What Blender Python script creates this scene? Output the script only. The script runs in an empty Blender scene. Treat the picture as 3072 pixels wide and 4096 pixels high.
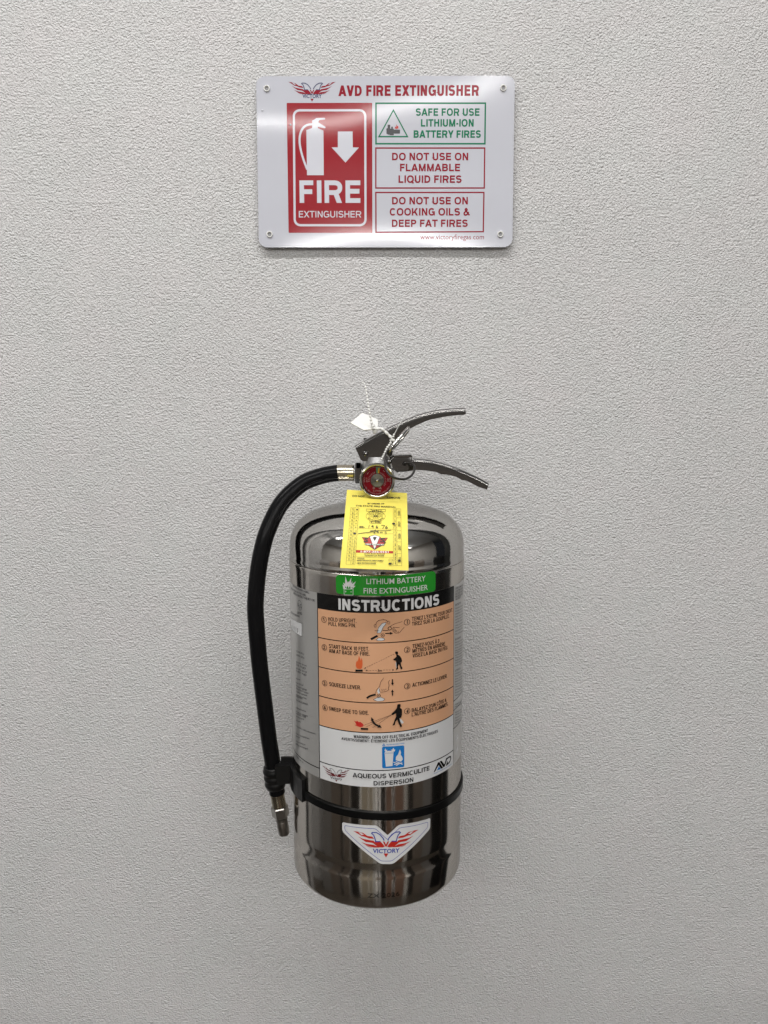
import bpy, bmesh, math, random
from math import radians as R_, sin, cos, pi, sqrt, atan2, hypot
from mathutils import Vector, Matrix
from mathutils.geometry import tessellate_polygon
random.seed(7)
SC = bpy.context.scene
COL = SC.collection

# ------------------------------------------------------------------ camera
ZC = 1.5                       # lens height above the floor
DW = 0.875                     # lens to wall
FPX, TILT = 3011.0, 0.13817    # focal length in px of a 3072x4096 frame, pitch down
cam_d = bpy.data.cameras.new('camera'); cam = bpy.data.objects.new('camera', cam_d); COL.objects.link(cam)
cam_d.sensor_fit = 'VERTICAL'; cam_d.sensor_height = 24.0; cam_d.lens = FPX / 4096 * 24.0
cam_d.clip_start = 0.02; cam_d.clip_end = 100
cam.location = (0, -DW, ZC); cam.rotation_euler = (pi / 2 - TILT, 0, 0)
SC.camera = cam
SC.cycles.use_denoising = True; SC.cycles.denoiser = 'OPENIMAGEDENOISE'; SC.cycles.denoising_input_passes = 'RGB_ALBEDO_NORMAL'; SC.cycles.denoising_prefilter = 'NONE'      # keeps the grain of the paint crisp
SC.view_settings.view_transform = 'Standard'; SC.view_settings.look = 'None'
SC.view_settings.exposure = 0.13; SC.view_settings.gamma = 1.0

# ------------------------------------------------------------------ world and lamps
W = bpy.data.worlds.new('World'); SC.world = W; W.use_nodes = True
bg = W.node_tree.nodes['Background']; bg.inputs[0].default_value = (.80, .86, 1.0, 1); bg.inputs[1].default_value = 0.02
def strip(y, z, x, length, width, watts, colour=(1, .98, .955)):
    l = bpy.data.lights.new('strip_lamp', 'AREA'); l.shape = 'RECTANGLE'; l.size = length; l.size_y = width
    l.energy = watts; l.color = colour
    o = bpy.data.objects.new('strip_lamp', l); COL.objects.link(o); o.location = (x, y, z)
    return o
LZ = ZC + 2.02
strip(-0.78, ZC + 1.28, -.30, 2.2, .10, 22.5); strip(-0.78, ZC + 1.33, -.30, 2.2, .10, 18).rotation_euler = (pi, 0, 0)   # the row of tubes along the wall; upward copy added to brighten the ceiling
for yy, ww in ((-4.67, 48), (-8.43, 210)):              # rows further down the hall; each has an upward lamp added to lighten the mirrored ceiling
    for xx in (-3.0, 0.2, 3.4):
        strip(yy, LZ, xx, 2.5, .12 if yy > -6 else .22, ww)
        strip(yy, LZ + .05, xx, 2.5, .12, (ww * .3 if yy > -6 else 25)).rotation_euler = (pi, 0, 0)

# ------------------------------------------------------------------ helpers: materials
def mat(name, col, rough=.5, metal=0.0, bump=None, spec=None, coat=0.0, noise=None, aniso=0.0):
    m = bpy.data.materials.new(name); m.use_nodes = True; nt = m.node_tree; b = nt.nodes['Principled BSDF']
    b.inputs['Base Color'].default_value = (*col, 1); b.inputs['Roughness'].default_value = rough
    b.inputs['Metallic'].default_value = metal
    if spec is not None: b.inputs['Specular IOR Level'].default_value = spec
    if coat: b.inputs['Coat Weight'].default_value = coat; b.inputs['Coat Roughness'].default_value = .075
    if aniso: b.inputs['Anisotropic'].default_value = aniso
    tc = nt.nodes.new('ShaderNodeTexCoord')
    if bump:                                   # (scale xyz, strength, distance)
        mp = nt.nodes.new('ShaderNodeMapping'); mp.inputs['Scale'].default_value = bump[0]
        n = nt.nodes.new('ShaderNodeTexNoise'); n.inputs['Scale'].default_value = 1; n.inputs['Detail'].default_value = 3
        bp = nt.nodes.new('ShaderNodeBump'); bp.inputs['Strength'].default_value = bump[1]; bp.inputs['Distance'].default_value = bump[2]
        nt.links.new(tc.outputs['Object'], mp.inputs[0]); nt.links.new(mp.outputs[0], n.inputs['Vector'])
        nt.links.new(n.outputs['Fac'], bp.inputs['Height']); nt.links.new(bp.outputs[0], b.inputs['Normal'])
    if noise:                                  # (scale xyz, amount): wear in colour and gloss
        mp = nt.nodes.new('ShaderNodeMapping'); mp.inputs['Scale'].default_value = noise[0]
        n = nt.nodes.new('ShaderNodeTexNoise'); n.inputs['Scale'].default_value = 1; n.inputs['Detail'].default_value = 4
        nt.links.new(tc.outputs['Object'], mp.inputs[0]); nt.links.new(mp.outputs[0], n.inputs['Vector'])
        mr = nt.nodes.new('ShaderNodeMapRange'); mr.inputs['From Min'].default_value = .3; mr.inputs['From Max'].default_value = .7
        mr.inputs['To Min'].default_value = rough * (1 - noise[1]); mr.inputs['To Max'].default_value = rough * (1 + noise[1])
        nt.links.new(n.outputs['Fac'], mr.inputs['Value']); nt.links.new(mr.outputs[0], b.inputs['Roughness'])
    return m

def wall_material():
    m = bpy.data.materials.new('stippled_white_paint'); m.use_nodes = True; nt = m.node_tree; b = nt.nodes['Principled BSDF']
    L = nt.links.new; N = nt.nodes.new
    tc = N('ShaderNodeTexCoord')
    def noise(scale, detail, dist=0.0, rough=.5, sx=1, sz=1):
        mp = N('ShaderNodeMapping'); mp.inputs['Scale'].default_value = (sx, 1, sz); L(tc.outputs['Object'], mp.inputs[0])
        n = N('ShaderNodeTexNoise'); n.inputs['Scale'].default_value = scale; n.inputs['Detail'].default_value = detail
        n.inputs['Distortion'].default_value = dist; n.inputs['Roughness'].default_value = rough
        L(mp.outputs[0], n.inputs['Vector']); return n.outputs['Fac']
    def math_(op, a, bb):
        q = N('ShaderNodeMath'); q.operation = op
        for i, v in enumerate((a, bb)):
            if isinstance(v, (int, float)): q.inputs[i].default_value = v
            else: L(v, q.inputs[i])
        return q.outputs[0]
    fine = noise(455, 2.4, .15, .58, .98, 1.04)
    mid = noise(210, 1, 0, .5, .95, 1.0)
    h = math_('ADD', math_('MULTIPLY', fine, 1.0), math_('MULTIPLY', mid, .35))      # lumps of rolled texture paint
    bp = N('ShaderNodeBump'); bp.inputs['Strength'].default_value = 1.0; bp.inputs['Distance'].default_value = .0049
    mr = N('ShaderNodeMapRange'); mr.inputs['From Min'].default_value = .34; mr.inputs['From Max'].default_value = .66; mr.inputs['To Min'].default_value = .93; mr.inputs['To Max'].default_value = 1.0
    L(noise(7.5, 4, .3, .6), mr.inputs['Value']); L(mr.outputs[0], bp.inputs['Strength'])        # the roller left it rougher here and there
    L(h, bp.inputs['Height']); L(bp.outputs[0], b.inputs['Normal'])
    cr = N('ShaderNodeValToRGB'); e = cr.color_ramp.elements
    e[0].position = .36; e[0].color = (.712, .716, .712, 1); e[1].position = .66; e[1].color = (.728, .714, .716, 1)
    L(noise(14, 4, 0, .62), cr.inputs[0]); L(cr.outputs[0], b.inputs['Base Color'])
    b.inputs['Roughness'].default_value = .48; b.inputs['Specular IOR Level'].default_value = .42
    return m

M = {}
M['wall'] = wall_material()
M['steel'] = mat('polished_stainless', (.62, .59, .55), .125, 1, bump=((900, 900, 30), .04, .0004), noise=((14, 14, 5), .35))
M['dome'] = mat('dome_stainless', (.56, .545, .52), .06, 1, bump=((700, 700, 500), .05, .0004), noise=((20, 20, 20), .4))
for k in ('steel', 'dome'): M[k].node_tree.nodes['Principled BSDF'].inputs['Specular Tint'].default_value = (.66, .65, .64, 1)
M['stamped'] = mat('stamped_stainless', (.185, .18, .175), .11, 1)
M['bezel'] = mat('bezel_steel', (.36, .35, .31), .16, 1)
M['hole'] = mat('grey_eyelet_core', (.26, .26, .27), .5)
M['caststeel'] = mat('dull_stainless', (.40, .385, .36), .28, 1)
M['chrome'] = mat('chrome', (.66, .65, .63), .10, 1, bump=((500, 500, 500), .06, .0004))
M['nickel'] = mat('champagne_nickel', (.48, .44, .35), .20, 1, bump=((900, 900, 40), .12, .0004))
M['castmetal'] = mat('cast_valve_metal', (.42, .42, .42), .36, 1, bump=((900, 900, 900), .35, .0006))
M['hose'] = mat('black_rubber_hose', (.006, .006, .0065), .22, 0, bump=((420, 420, 420), .12, .0006), spec=.09)
M['plastic'] = mat('black_plastic', (.007, .007, .007), .30, 0, bump=((600, 600, 600), .08, .0004), spec=.25)
M['strap'] = mat('black_vinyl_strap', (.004, .004, .004), .30, 0, bump=((300, 300, 300), .1, .0004), spec=.12)
M['wire'] = mat('black_wire', (.02, .018, .017), .28, 0, spec=.5)
M['white_plastic'] = mat('white_nylon', (.80, .80, .77), .42, 0, bump=((300, 300, 300), .08, .0004))
M['clear_plastic'] = mat('clear_nylon', (.62, .63, .60), .30)
M['sign'] = mat('sign_white_aluminium', (.50, .51, .565), .35, 0, bump=((1800, 1800, 1800), .03, .0003), spec=.12, coat=.5)
M['sign_red'] = mat('sign_red_ink', (.285, .003, .011), .35, 0, bump=((1800, 1800, 1800), .04, .0003), spec=.08, coat=.5)
M['sign_darkred'] = mat('sign_dark_red_ink', (.26, .008, .022), .35, spec=.1, coat=.12)
M['sign_green'] = mat('sign_green_ink', (.010, .17, .085), .35, spec=.1, coat=.12)
M['sign_white'] = mat('sign_white_print', (.58, .59, .65), .35, 0, bump=((1800, 1800, 1800), .03, .0003), spec=.12, coat=.5)
M['navy'] = mat('navy_ink', (.012, .018, .10), .3)
M['charcoal'] = mat('charcoal_ink', (.03, .03, .035), .35)
M['flame'] = mat('flame_red_ink', (.46, .020, .012), .35)
M['silver'] = mat('silver_foil_label', (.52, .515, .50), .30, .62, bump=((900, 900, 900), .03, .0003), spec=.4)
M['orange'] = mat('orange_label_ink', (.62, .34, .195), .26, 0, spec=.35)
M['lblack'] = mat('black_label_ink', (.006, .006, .006), .22, 0, spec=.4)
M['lwhite'] = mat('white_label_stock', (.61, .615, .62), .26, 0, spec=.35)
M['lgrey'] = mat('grey_white_letters', (.58, .58, .58), .28, 0, spec=.35)
M['lgreen'] = mat('green_sticker', (.016, .24, .02), .20, 0, spec=.5)
M['lblue'] = mat('blue_label_ink', (.012, .16, .46), .26)
M['lred'] = mat('red_label_ink', (.50, .025, .02), .28)
M['lflame'] = mat('orange_flame_ink', (.60, .11, .03), .28)
M['maroon'] = mat('maroon_ink', (.13, .012, .018), .3)
M['royal'] = mat('royal_blue_ink', (.018, .035, .30), .28)
M['tag'] = mat('yellow_tag_card', (.88, .755, .13), .50, 0, bump=((120, 120, 120), .05, .0006), spec=.35)
M['tagred'] = mat('tag_red_ink', (.45, .018, .010), .45)
M['tagwhite'] = mat('tag_white_ink', (.85, .83, .78), .45)
M['tagblack'] = mat('tag_black_ink', (.02, .018, .012), .5)
M['gauge_red'] = mat('gauge_dial_red', (.12, .001, .005), .5, spec=.1)
M['gauge_green'] = mat('gauge_green', (.02, .12, .06), .35)
M['gauge_yellow'] = mat('gauge_needle_yellow', (.40, .22, .02), .5, spec=.1)
M['gauge_print'] = mat('gauge_white_print', (.24, .15, .145), .5, spec=.1)
M['disc'] = mat('spun_metal_disc', (.12, .115, .105), .40, 1)

# ------------------------------------------------------------------ helpers: objects
def tag(o, label=None, cat=None, group=None, kind=None):
    if label: o['label'] = label
    if cat: o['category'] = cat
    if group: o['group'] = group
    if kind: o['kind'] = kind
    return o
def empty(name, loc, label, cat):
    o = bpy.data.objects.new(name, None); COL.objects.link(o); o.location = loc; o.empty_display_size = .03
    return tag(o, label, cat)
def link(name, me, parent=None, kind=None):
    o = bpy.data.objects.new(name, me); COL.objects.link(o)
    if parent:
        o.parent = parent
        if parent.parent is None: o.matrix_parent_inverse = Matrix.Translation(-parent.location)   # meshes keep world coordinates
    if kind: o['kind'] = kind
    return o
def mesh(name, verts, faces, m, parent=None, smooth=None, kind=None, normals=None):
    me = bpy.data.meshes.new(name); me.from_pydata([tuple(v) for v in verts], [], faces); me.validate()
    me.materials.append(M[m] if isinstance(m, str) else m)
    if normals is not None:
        me.shade_smooth(); me.normals_split_custom_set_from_vertices([tuple(n) for n in normals])
    elif smooth is not None:
        me.shade_smooth()
        if smooth < 180: me.set_sharp_from_angle(angle=R_(smooth))
    me.update()
    return link(name, me, parent, kind)
class MB:                                      # a collector of solids that become ONE mesh
    def __init__(s): s.v = []; s.f = []
    def add(s, v, f):
        k = len(s.v); s.v += [Vector(q) for q in v]; s.f += [tuple(i + k for i in q) for q in f]; return s
    def build(s, name, m, parent=None, smooth=35, kind=None): 
        o = mesh(name, s.v, s.f, m, parent, None, kind)
        bm = bmesh.new(); bm.from_mesh(o.data); bmesh.ops.recalc_face_normals(bm, faces=bm.faces); bm.to_mesh(o.data); bm.free()
        if smooth:
            o.data.shade_smooth()
            if smooth < 180: o.data.set_sharp_from_angle(angle=R_(smooth))
        return o
    def box(s, c, h, rot=None):
        v = [Vector((sx * h[0], sy * h[1], sz * h[2])) for sx in (-1, 1) for sy in (-1, 1) for sz in (-1, 1)]
        if rot: v = [rot @ q for q in v]
        return s.add([q + Vector(c) for q in v], [(0, 1, 3, 2), (4, 6, 7, 5), (0, 4, 5, 1), (2, 3, 7, 6), (0, 2, 6, 4), (1, 5, 7, 3)])
    def lathe(s, prof, origin, axis, seg=48, cap=True):   # prof: (radius, distance along axis)
        a = Vector(axis).normalized(); u = a.orthogonal().normalized(); w = a.cross(u); o = Vector(origin)
        v = []; f = []
        for r, d in prof:
            for k in range(seg):
                t = 2 * pi * k / seg; v.append(o + a * d + (u * cos(t) + w * sin(t)) * r)
        n = len(prof)
        for i in range(n - 1):
            for k in range(seg):
                k2 = (k + 1) % seg; f.append((i * seg + k, i * seg + k2, (i + 1) * seg + k2, (i + 1) * seg + k))
        if cap: f.append(tuple(range(seg))[::-1]); f.append(tuple((n - 1) * seg + k for k in range(seg)))
        return s.add(v, f)
    def tube(s, pts, rad, seg=16, closed=False, cap=True):
        pts = [Vector(p) for p in pts]; n = len(pts)
        rr = rad if isinstance(rad, (list, tuple)) else [rad] * n
        v = []; f = []; prev = None
        for i in range(n):
            if closed: t = pts[(i + 1) % n] - pts[i - 1]
            else: t = pts[min(i + 1, n - 1)] - pts[max(i - 1, 0)]
            t.normalize()
            if prev is None: u = t.orthogonal().normalized()
            else: u = (prev - t * prev.dot(t)).normalized()
            prev = u; w = t.cross(u)
            for k in range(seg):
                a = 2 * pi * k / seg; v.append(pts[i] + (u * cos(a) + w * sin(a)) * rr[i])
        for i in range(n if closed else n - 1):
            j = (i + 1) % n
            for k in range(seg):
                k2 = (k + 1) % seg; f.append((i * seg + k, i * seg + k2, j * seg + k2, j * seg + k))
        if cap and not closed: f.append(tuple(range(seg))[::-1]); f.append(tuple((n - 1) * seg + k for k in range(seg)))
        return s.add(v, f)
    def channel(s, st, yc, w, t, rr=.004):     # folded sheet: stations (top point, bottom point) in the x-z plane
        cs = []
        for T, B in st:
            T = Vector(T); B = Vector(B); up = (T - B); hgt = up.length; up.normalize(); r = min(rr, hgt * .45)
            ring = [(-w, 0)] + [(-w + r - r * cos(a), hgt - r + r * sin(a)) for a in (0, pi / 8, pi / 4, 3 * pi / 8, pi / 2)]
            ring += [(-q[0], q[1]) for q in ring[::-1]]
            wi = w - t; ri = max(r - t, .0006)
            inn = [(wi, 0)] + [(wi - ri + ri * cos(a), hgt - t - ri + ri * sin(a)) for a in (0, pi / 4, pi / 2)]
            inn += [(-q[0], q[1]) for q in inn[::-1]]
            ring += inn
            cs.append([B + up * z + Vector((0, yc + y, 0)) - Vector((0, B.y, 0)) for y, z in ring])
        v = [p for c in cs for p in c]; k = len(cs[0]); f = []
        for i in range(len(cs) - 1):
            for j in range(k):
                j2 = (j + 1) % k; f.append((i * k + j, i * k + j2, (i + 1) * k + j2, (i + 1) * k + j))
        for b in (0, (len(cs) - 1) * k):       # close the sheet's ends
            f += [(b + 0, b + 1, b + 18, b + 19), (b + 1, b + 2, b + 3, b + 18), (b + 3, b + 4, b + 17, b + 18), (b + 4, b + 5, b + 16, b + 17),
                  (b + 5, b + 6, b + 15, b + 16), (b + 6, b + 7, b + 14, b + 15), (b + 7, b + 8, b + 14), (b + 8, b + 9, b + 13, b + 14),
                  (b + 9, b + 10, b + 13), (b + 10, b + 11, b + 12, b + 13)] if k == 20 else []
        return s.add(v, f)
def spline(pts, n=8, closed=False):
    P = [Vector(p) for p in pts]; out = []; m = len(P)
    for i in range(m if closed else m - 1):
        if closed: a, b, c, d = P[i - 1], P[i], P[(i + 1) % m], P[(i + 2) % m]
        else: a, b, c, d = P[max(i - 1, 0)], P[i], P[i + 1], P[min(i + 2, m - 1)]
        for k in range(n):
            t = k / n
            out.append(.5 * ((2 * b) + (c - a) * t + (2 * a - 5 * b + 4 * c - d) * t * t + (3 * b - a - 3 * c + d) * t ** 3))
    if not closed: out.append(P[-1])
    return out

# measured positions: a pixel of the 3072x4096 frame becomes a point at its own real distance
FV = Vector((0, cos(TILT), -sin(TILT))); UV = Vector((0, sin(TILT), cos(TILT))); CAMP = Vector((0, -DW, ZC))
def ray(x, y): return FV + Vector((1, 0, 0)) * ((x - 1536) / FPX) + UV * ((2048 - y) / FPX)
def P3(x, y, yw):                              # point at world depth yw
    d = ray(x, y); return CAMP + d * ((yw + DW) / d.y)
AX, AY, RT = -0.00745, -0.110, 0.090           # tank axis and radius
def oncyl(x, y, rad=RT):
    d = ray(x, y); ox, oy = -AX, -DW - AY
    A = d.x ** 2 + d.y ** 2; B = 2 * (d.x * ox + d.y * oy); C = ox * ox + oy * oy - rad * rad
    s = (-B - sqrt(max(B * B - 4 * A * C, 0))) / (2 * A); p = CAMP + d * s
    return (RT * atan2(p.x - AX, -(p.y - AY)), p.z)
def S_tank(u, z): return Vector((AX + RT * sin(u / RT), AY - RT * cos(u / RT), z))

# ------------------------------------------------------------------ helpers: flat print
_tc = {}
# a plain grotesque drawn stroke by stroke: black-box width and side gap (in cap heights), then the strokes
GW = dict(A=(.98, .01), B=(.82, .09), C=(.88, .06), D=(.84, .085), E=(.72, .085), F=(.67, .08), G=(.92, .065), H=(.80, .095), I=(.2, .095), J=(.60, .06), K=(.88, .06), L=(.68, .07), M=(.97, .095), N=(.80, .095), O=(.96, .06),
          P=(.77, .08), Q=(.98, .055), R=(.86, .075), S=(.80, .065), T=(.80, .025), U=(.80, .09), V=(.90, .01), W=(1.28, .01), X=(.90, .01), Y=(.90, .01), Z=(.76, .045))
GW.update({'0': (.66, .055), '1': (.36, .12), '2': (.64, .06), '3': (.64, .06), '4': (.68, .045), '-': (.30, .07), '.': (.17, .08), ':': (.17, .1), "'": (.15, .06), '&': (.90, .04), ' ': (.20, .09)})
ACC = {'\u00c9': ('E', 1), '\u00c8': ('E', -1), '\u00c0': ('A', -1), '\u00d4': ('O', 0)}
def strokes(ch, W, w):
    """strokes of one capital in a W x 1 box: ('l', pts) centre lines, ('c', pts) closed ones, ('p', pts) filled outlines"""
    h = w / 2; hx = h
    def el(cx, cy, rx, ry, a0, a1, n=14):
        o = []
        for k in range(n + 1):
            a = R_(a0 + (a1 - a0) * k / n); c, q = cos(a), sin(a); e = .86
            o.append((cx + rx * math.copysign(abs(c) ** e, c), cy + ry * math.copysign(abs(q) ** e, q)))
        return o
    def leg(x0, y0, x1, y1, d): return ('p', [(x0, y0), (x0 + d, y0), (x1 + d, y1), (x1, y1)])
    V_ = ('l', [(h, 0), (h, 1)]); V2 = ('l', [(W - h, 0), (W - h, 1)]); t = lambda y, x=W, x0=0: ('l', [(x0, y), (x, y)])
    if ch == 'I': return [('l', [(W / 2, 0), (W / 2, 1)])]
    if ch == 'E': return [V_, t(h), t(.52, W * .94), t(1 - h)]
    if ch == 'F': return [V_, t(.50, W * .92), t(1 - h)]
    if ch == 'L': return [V_, t(h)]
    if ch == 'T': return [('l', [(W / 2, 0), (W / 2, 1)]), t(1 - h)]
    if ch == 'H': return [V_, V2, t(.53)]
    if ch in 'OQ0':
        r = [('c', el(W / 2, .5, W / 2 - h, .515 - h, 0, 360, 32)[:-1])]
        return r + ([('l', [(W * .58, .24), (W * .97, -.05)])] if ch == 'Q' else [])
    if ch == 'C': return [('l', el(W / 2, .5, W / 2 - h, .515 - h, 42, 318, 26))]
    if ch == 'G': return [('l', el(W / 2, .5, W / 2 - h, .515 - h, 42, 322, 26) + [(W - h, .18), (W - h, .47)]), ('l', [(W * .54, .47), (W, .47)])]
    if ch == 'D': return [V_, ('l', [(h, h)] + el(W * .42, .5, W * .58 - h, .5 - h, -90, 90, 18) + [(h, 1 - h)])]
    if ch in 'PRB':
        m = .46 if ch != 'B' else .52; r = [V_, ('l', [(h, m)] + el(W * .55, (m + 1 - h) / 2, W * (.45 if ch != 'B' else .41) - h, (1 - h - m) / 2, -90, 90, 12) + [(h, 1 - h)])]
        if ch == 'R': r += [leg(W - w * 1.22, 0, W * .47, m, w * 1.16)]
        if ch == 'B': r += [('l', [(h, h)] + el(W * .55, (m + h) / 2, W * .45 - h, (m - h) / 2, -90, 90, 12) + [(h, m)])]
        return r
    if ch == 'U': return [('l', [(h, 1), (h, .36)] + el(W / 2, .36, W / 2 - h, .375 - h, 180, 360, 14) + [(W - h, 1)])]
    if ch == 'J': return [('l', el(W / 2, .30, W / 2 - h, .31 - h, 185, 360, 14) + [(W - h, 1)])]
    if ch == 'S':
        m = .515; return [('l', el(W / 2, (m + 1.01 - h) / 2, W / 2 - h, (1.01 - h - m) / 2, 22, 262, 16)[:-1] + el(W / 2, (m + h - .01) / 2, W / 2 - h, (m - h + .01) / 2, 82, -160, 16)[1:])]
    if ch == 'A':
        d = w * 1.1; return [leg(0, 0, W / 2 - d / 2, 1, d), leg(W - d, 0, W / 2 - d / 2, 1, d), ('l', [(W * .2, .29), (W * .8, .29)])]
    if ch == 'V': d = w * 1.1; return [leg(W / 2 - d / 2, 0, 0, 1, d), leg(W / 2 - d / 2, 0, W - d, 1, d)]
    if ch == 'W':
        d = w * 1.02; q = (W - d) / 4; return [leg(q, 0, 0, 1, d), leg(q, 0, 2 * q, 1, d), leg(3 * q, 0, 2 * q, 1, d), leg(3 * q, 0, 4 * q, 1, d)]
    if ch == 'M': d = w * .98; return [V_, V2, leg(W / 2 - d / 2, 0, .02, 1, d), leg(W / 2 - d / 2, 0, W - d - .02, 1, d)]
    if ch == 'N': d = w * 1.12; return [V_, V2, leg(W - d, 0, 0, 1, d)]
    if ch == 'K': d = w * 1.25; return [V_, leg(h, .30, W - d - .03, 1, d), leg(W - d, 0, W * .33, .60, d)]
    if ch == 'X': d = w * 1.2; return [leg(0, 0, W - d, 1, d), leg(W - d, 0, 0, 1, d)]
    if ch == 'Y': d = w * 1.15; return [leg(W / 2 - d / 2, .38, 0, 1, d), leg(W / 2 - d / 2, .38, W - d, 1, d), ('l', [(W / 2, 0), (W / 2, .44)])]
    if ch == 'Z': d = w * 1.25; return [t(h), t(1 - h), leg(0, h, W - d, 1 - h, d)]
    if ch == '1': return [('l', [(W - h, 0), (W - h, 1)]), ('p', [(0, .68), (0, .82), (W - h, 1), (W - h, .84)])]
    if ch == '2': return [('l', el(W / 2, .69, W / 2 - h, .31 - h, 170, -25, 12) + [(h * 1.2, h)]), t(h)]
    if ch == '3': return [('l', el(W / 2, .735, W / 2 - h, .265 - h, 160, -90, 12)), ('l', el(W / 2, .27, W / 2 - h, .285 - h, 90, -165, 12))]
    if ch == '4': return [('l', [(W * .72, 0), (W * .72, 1)]), t(.29), ('p', [(0, .24), (w * .9, .24), (W * .72, .86), (W * .72 - h, 1)])]
    if ch == '-': return [t(.38)]
    if ch in '.:': return [('l', [(W / 2, 0), (W / 2, w)])] + ([('l', [(W / 2, .55), (W / 2, .55 + w)])] if ch == ':' else [])
    if ch == "'": return [('l', [(W / 2, .68), (W / 2, 1)])]
    if ch == '&': return [('l', [tuple(q[:2]) for q in spline([(W * .97, .03, 0), (W * .62, .40, 0), (W * .30, .76, 0), (W * .42, .93, 0), (W * .58, .78, 0), (W * .40, .58, 0), (W * .14, .36, 0), (W * .18, .12, 0), (W * .42, .07, 0), (W * .68, .22, 0), (W * .80, .50, 0)], 4)])]
    return []
def glyphs(s, off):
    if (s, off) in _tc: return _tc[(s, off)]
    cu = bpy.data.curves.new('t', 'FONT'); cu.body = s; cu.offset = off; cu.resolution_u = 2
    o = bpy.data.objects.new('t', cu); COL.objects.link(o)
    me = o.evaluated_get(bpy.context.evaluated_depsgraph_get()).to_mesh()
    v = [(q.co.x, q.co.y) for q in me.vertices]; f = [tuple(p.vertices) for p in me.polygons]
    bpy.data.objects.remove(o); bpy.data.curves.remove(cu)
    _tc[(s, off)] = (v, f); return v, f
CAPH = max(q[1] for q in glyphs('H', 0)[0])
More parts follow.
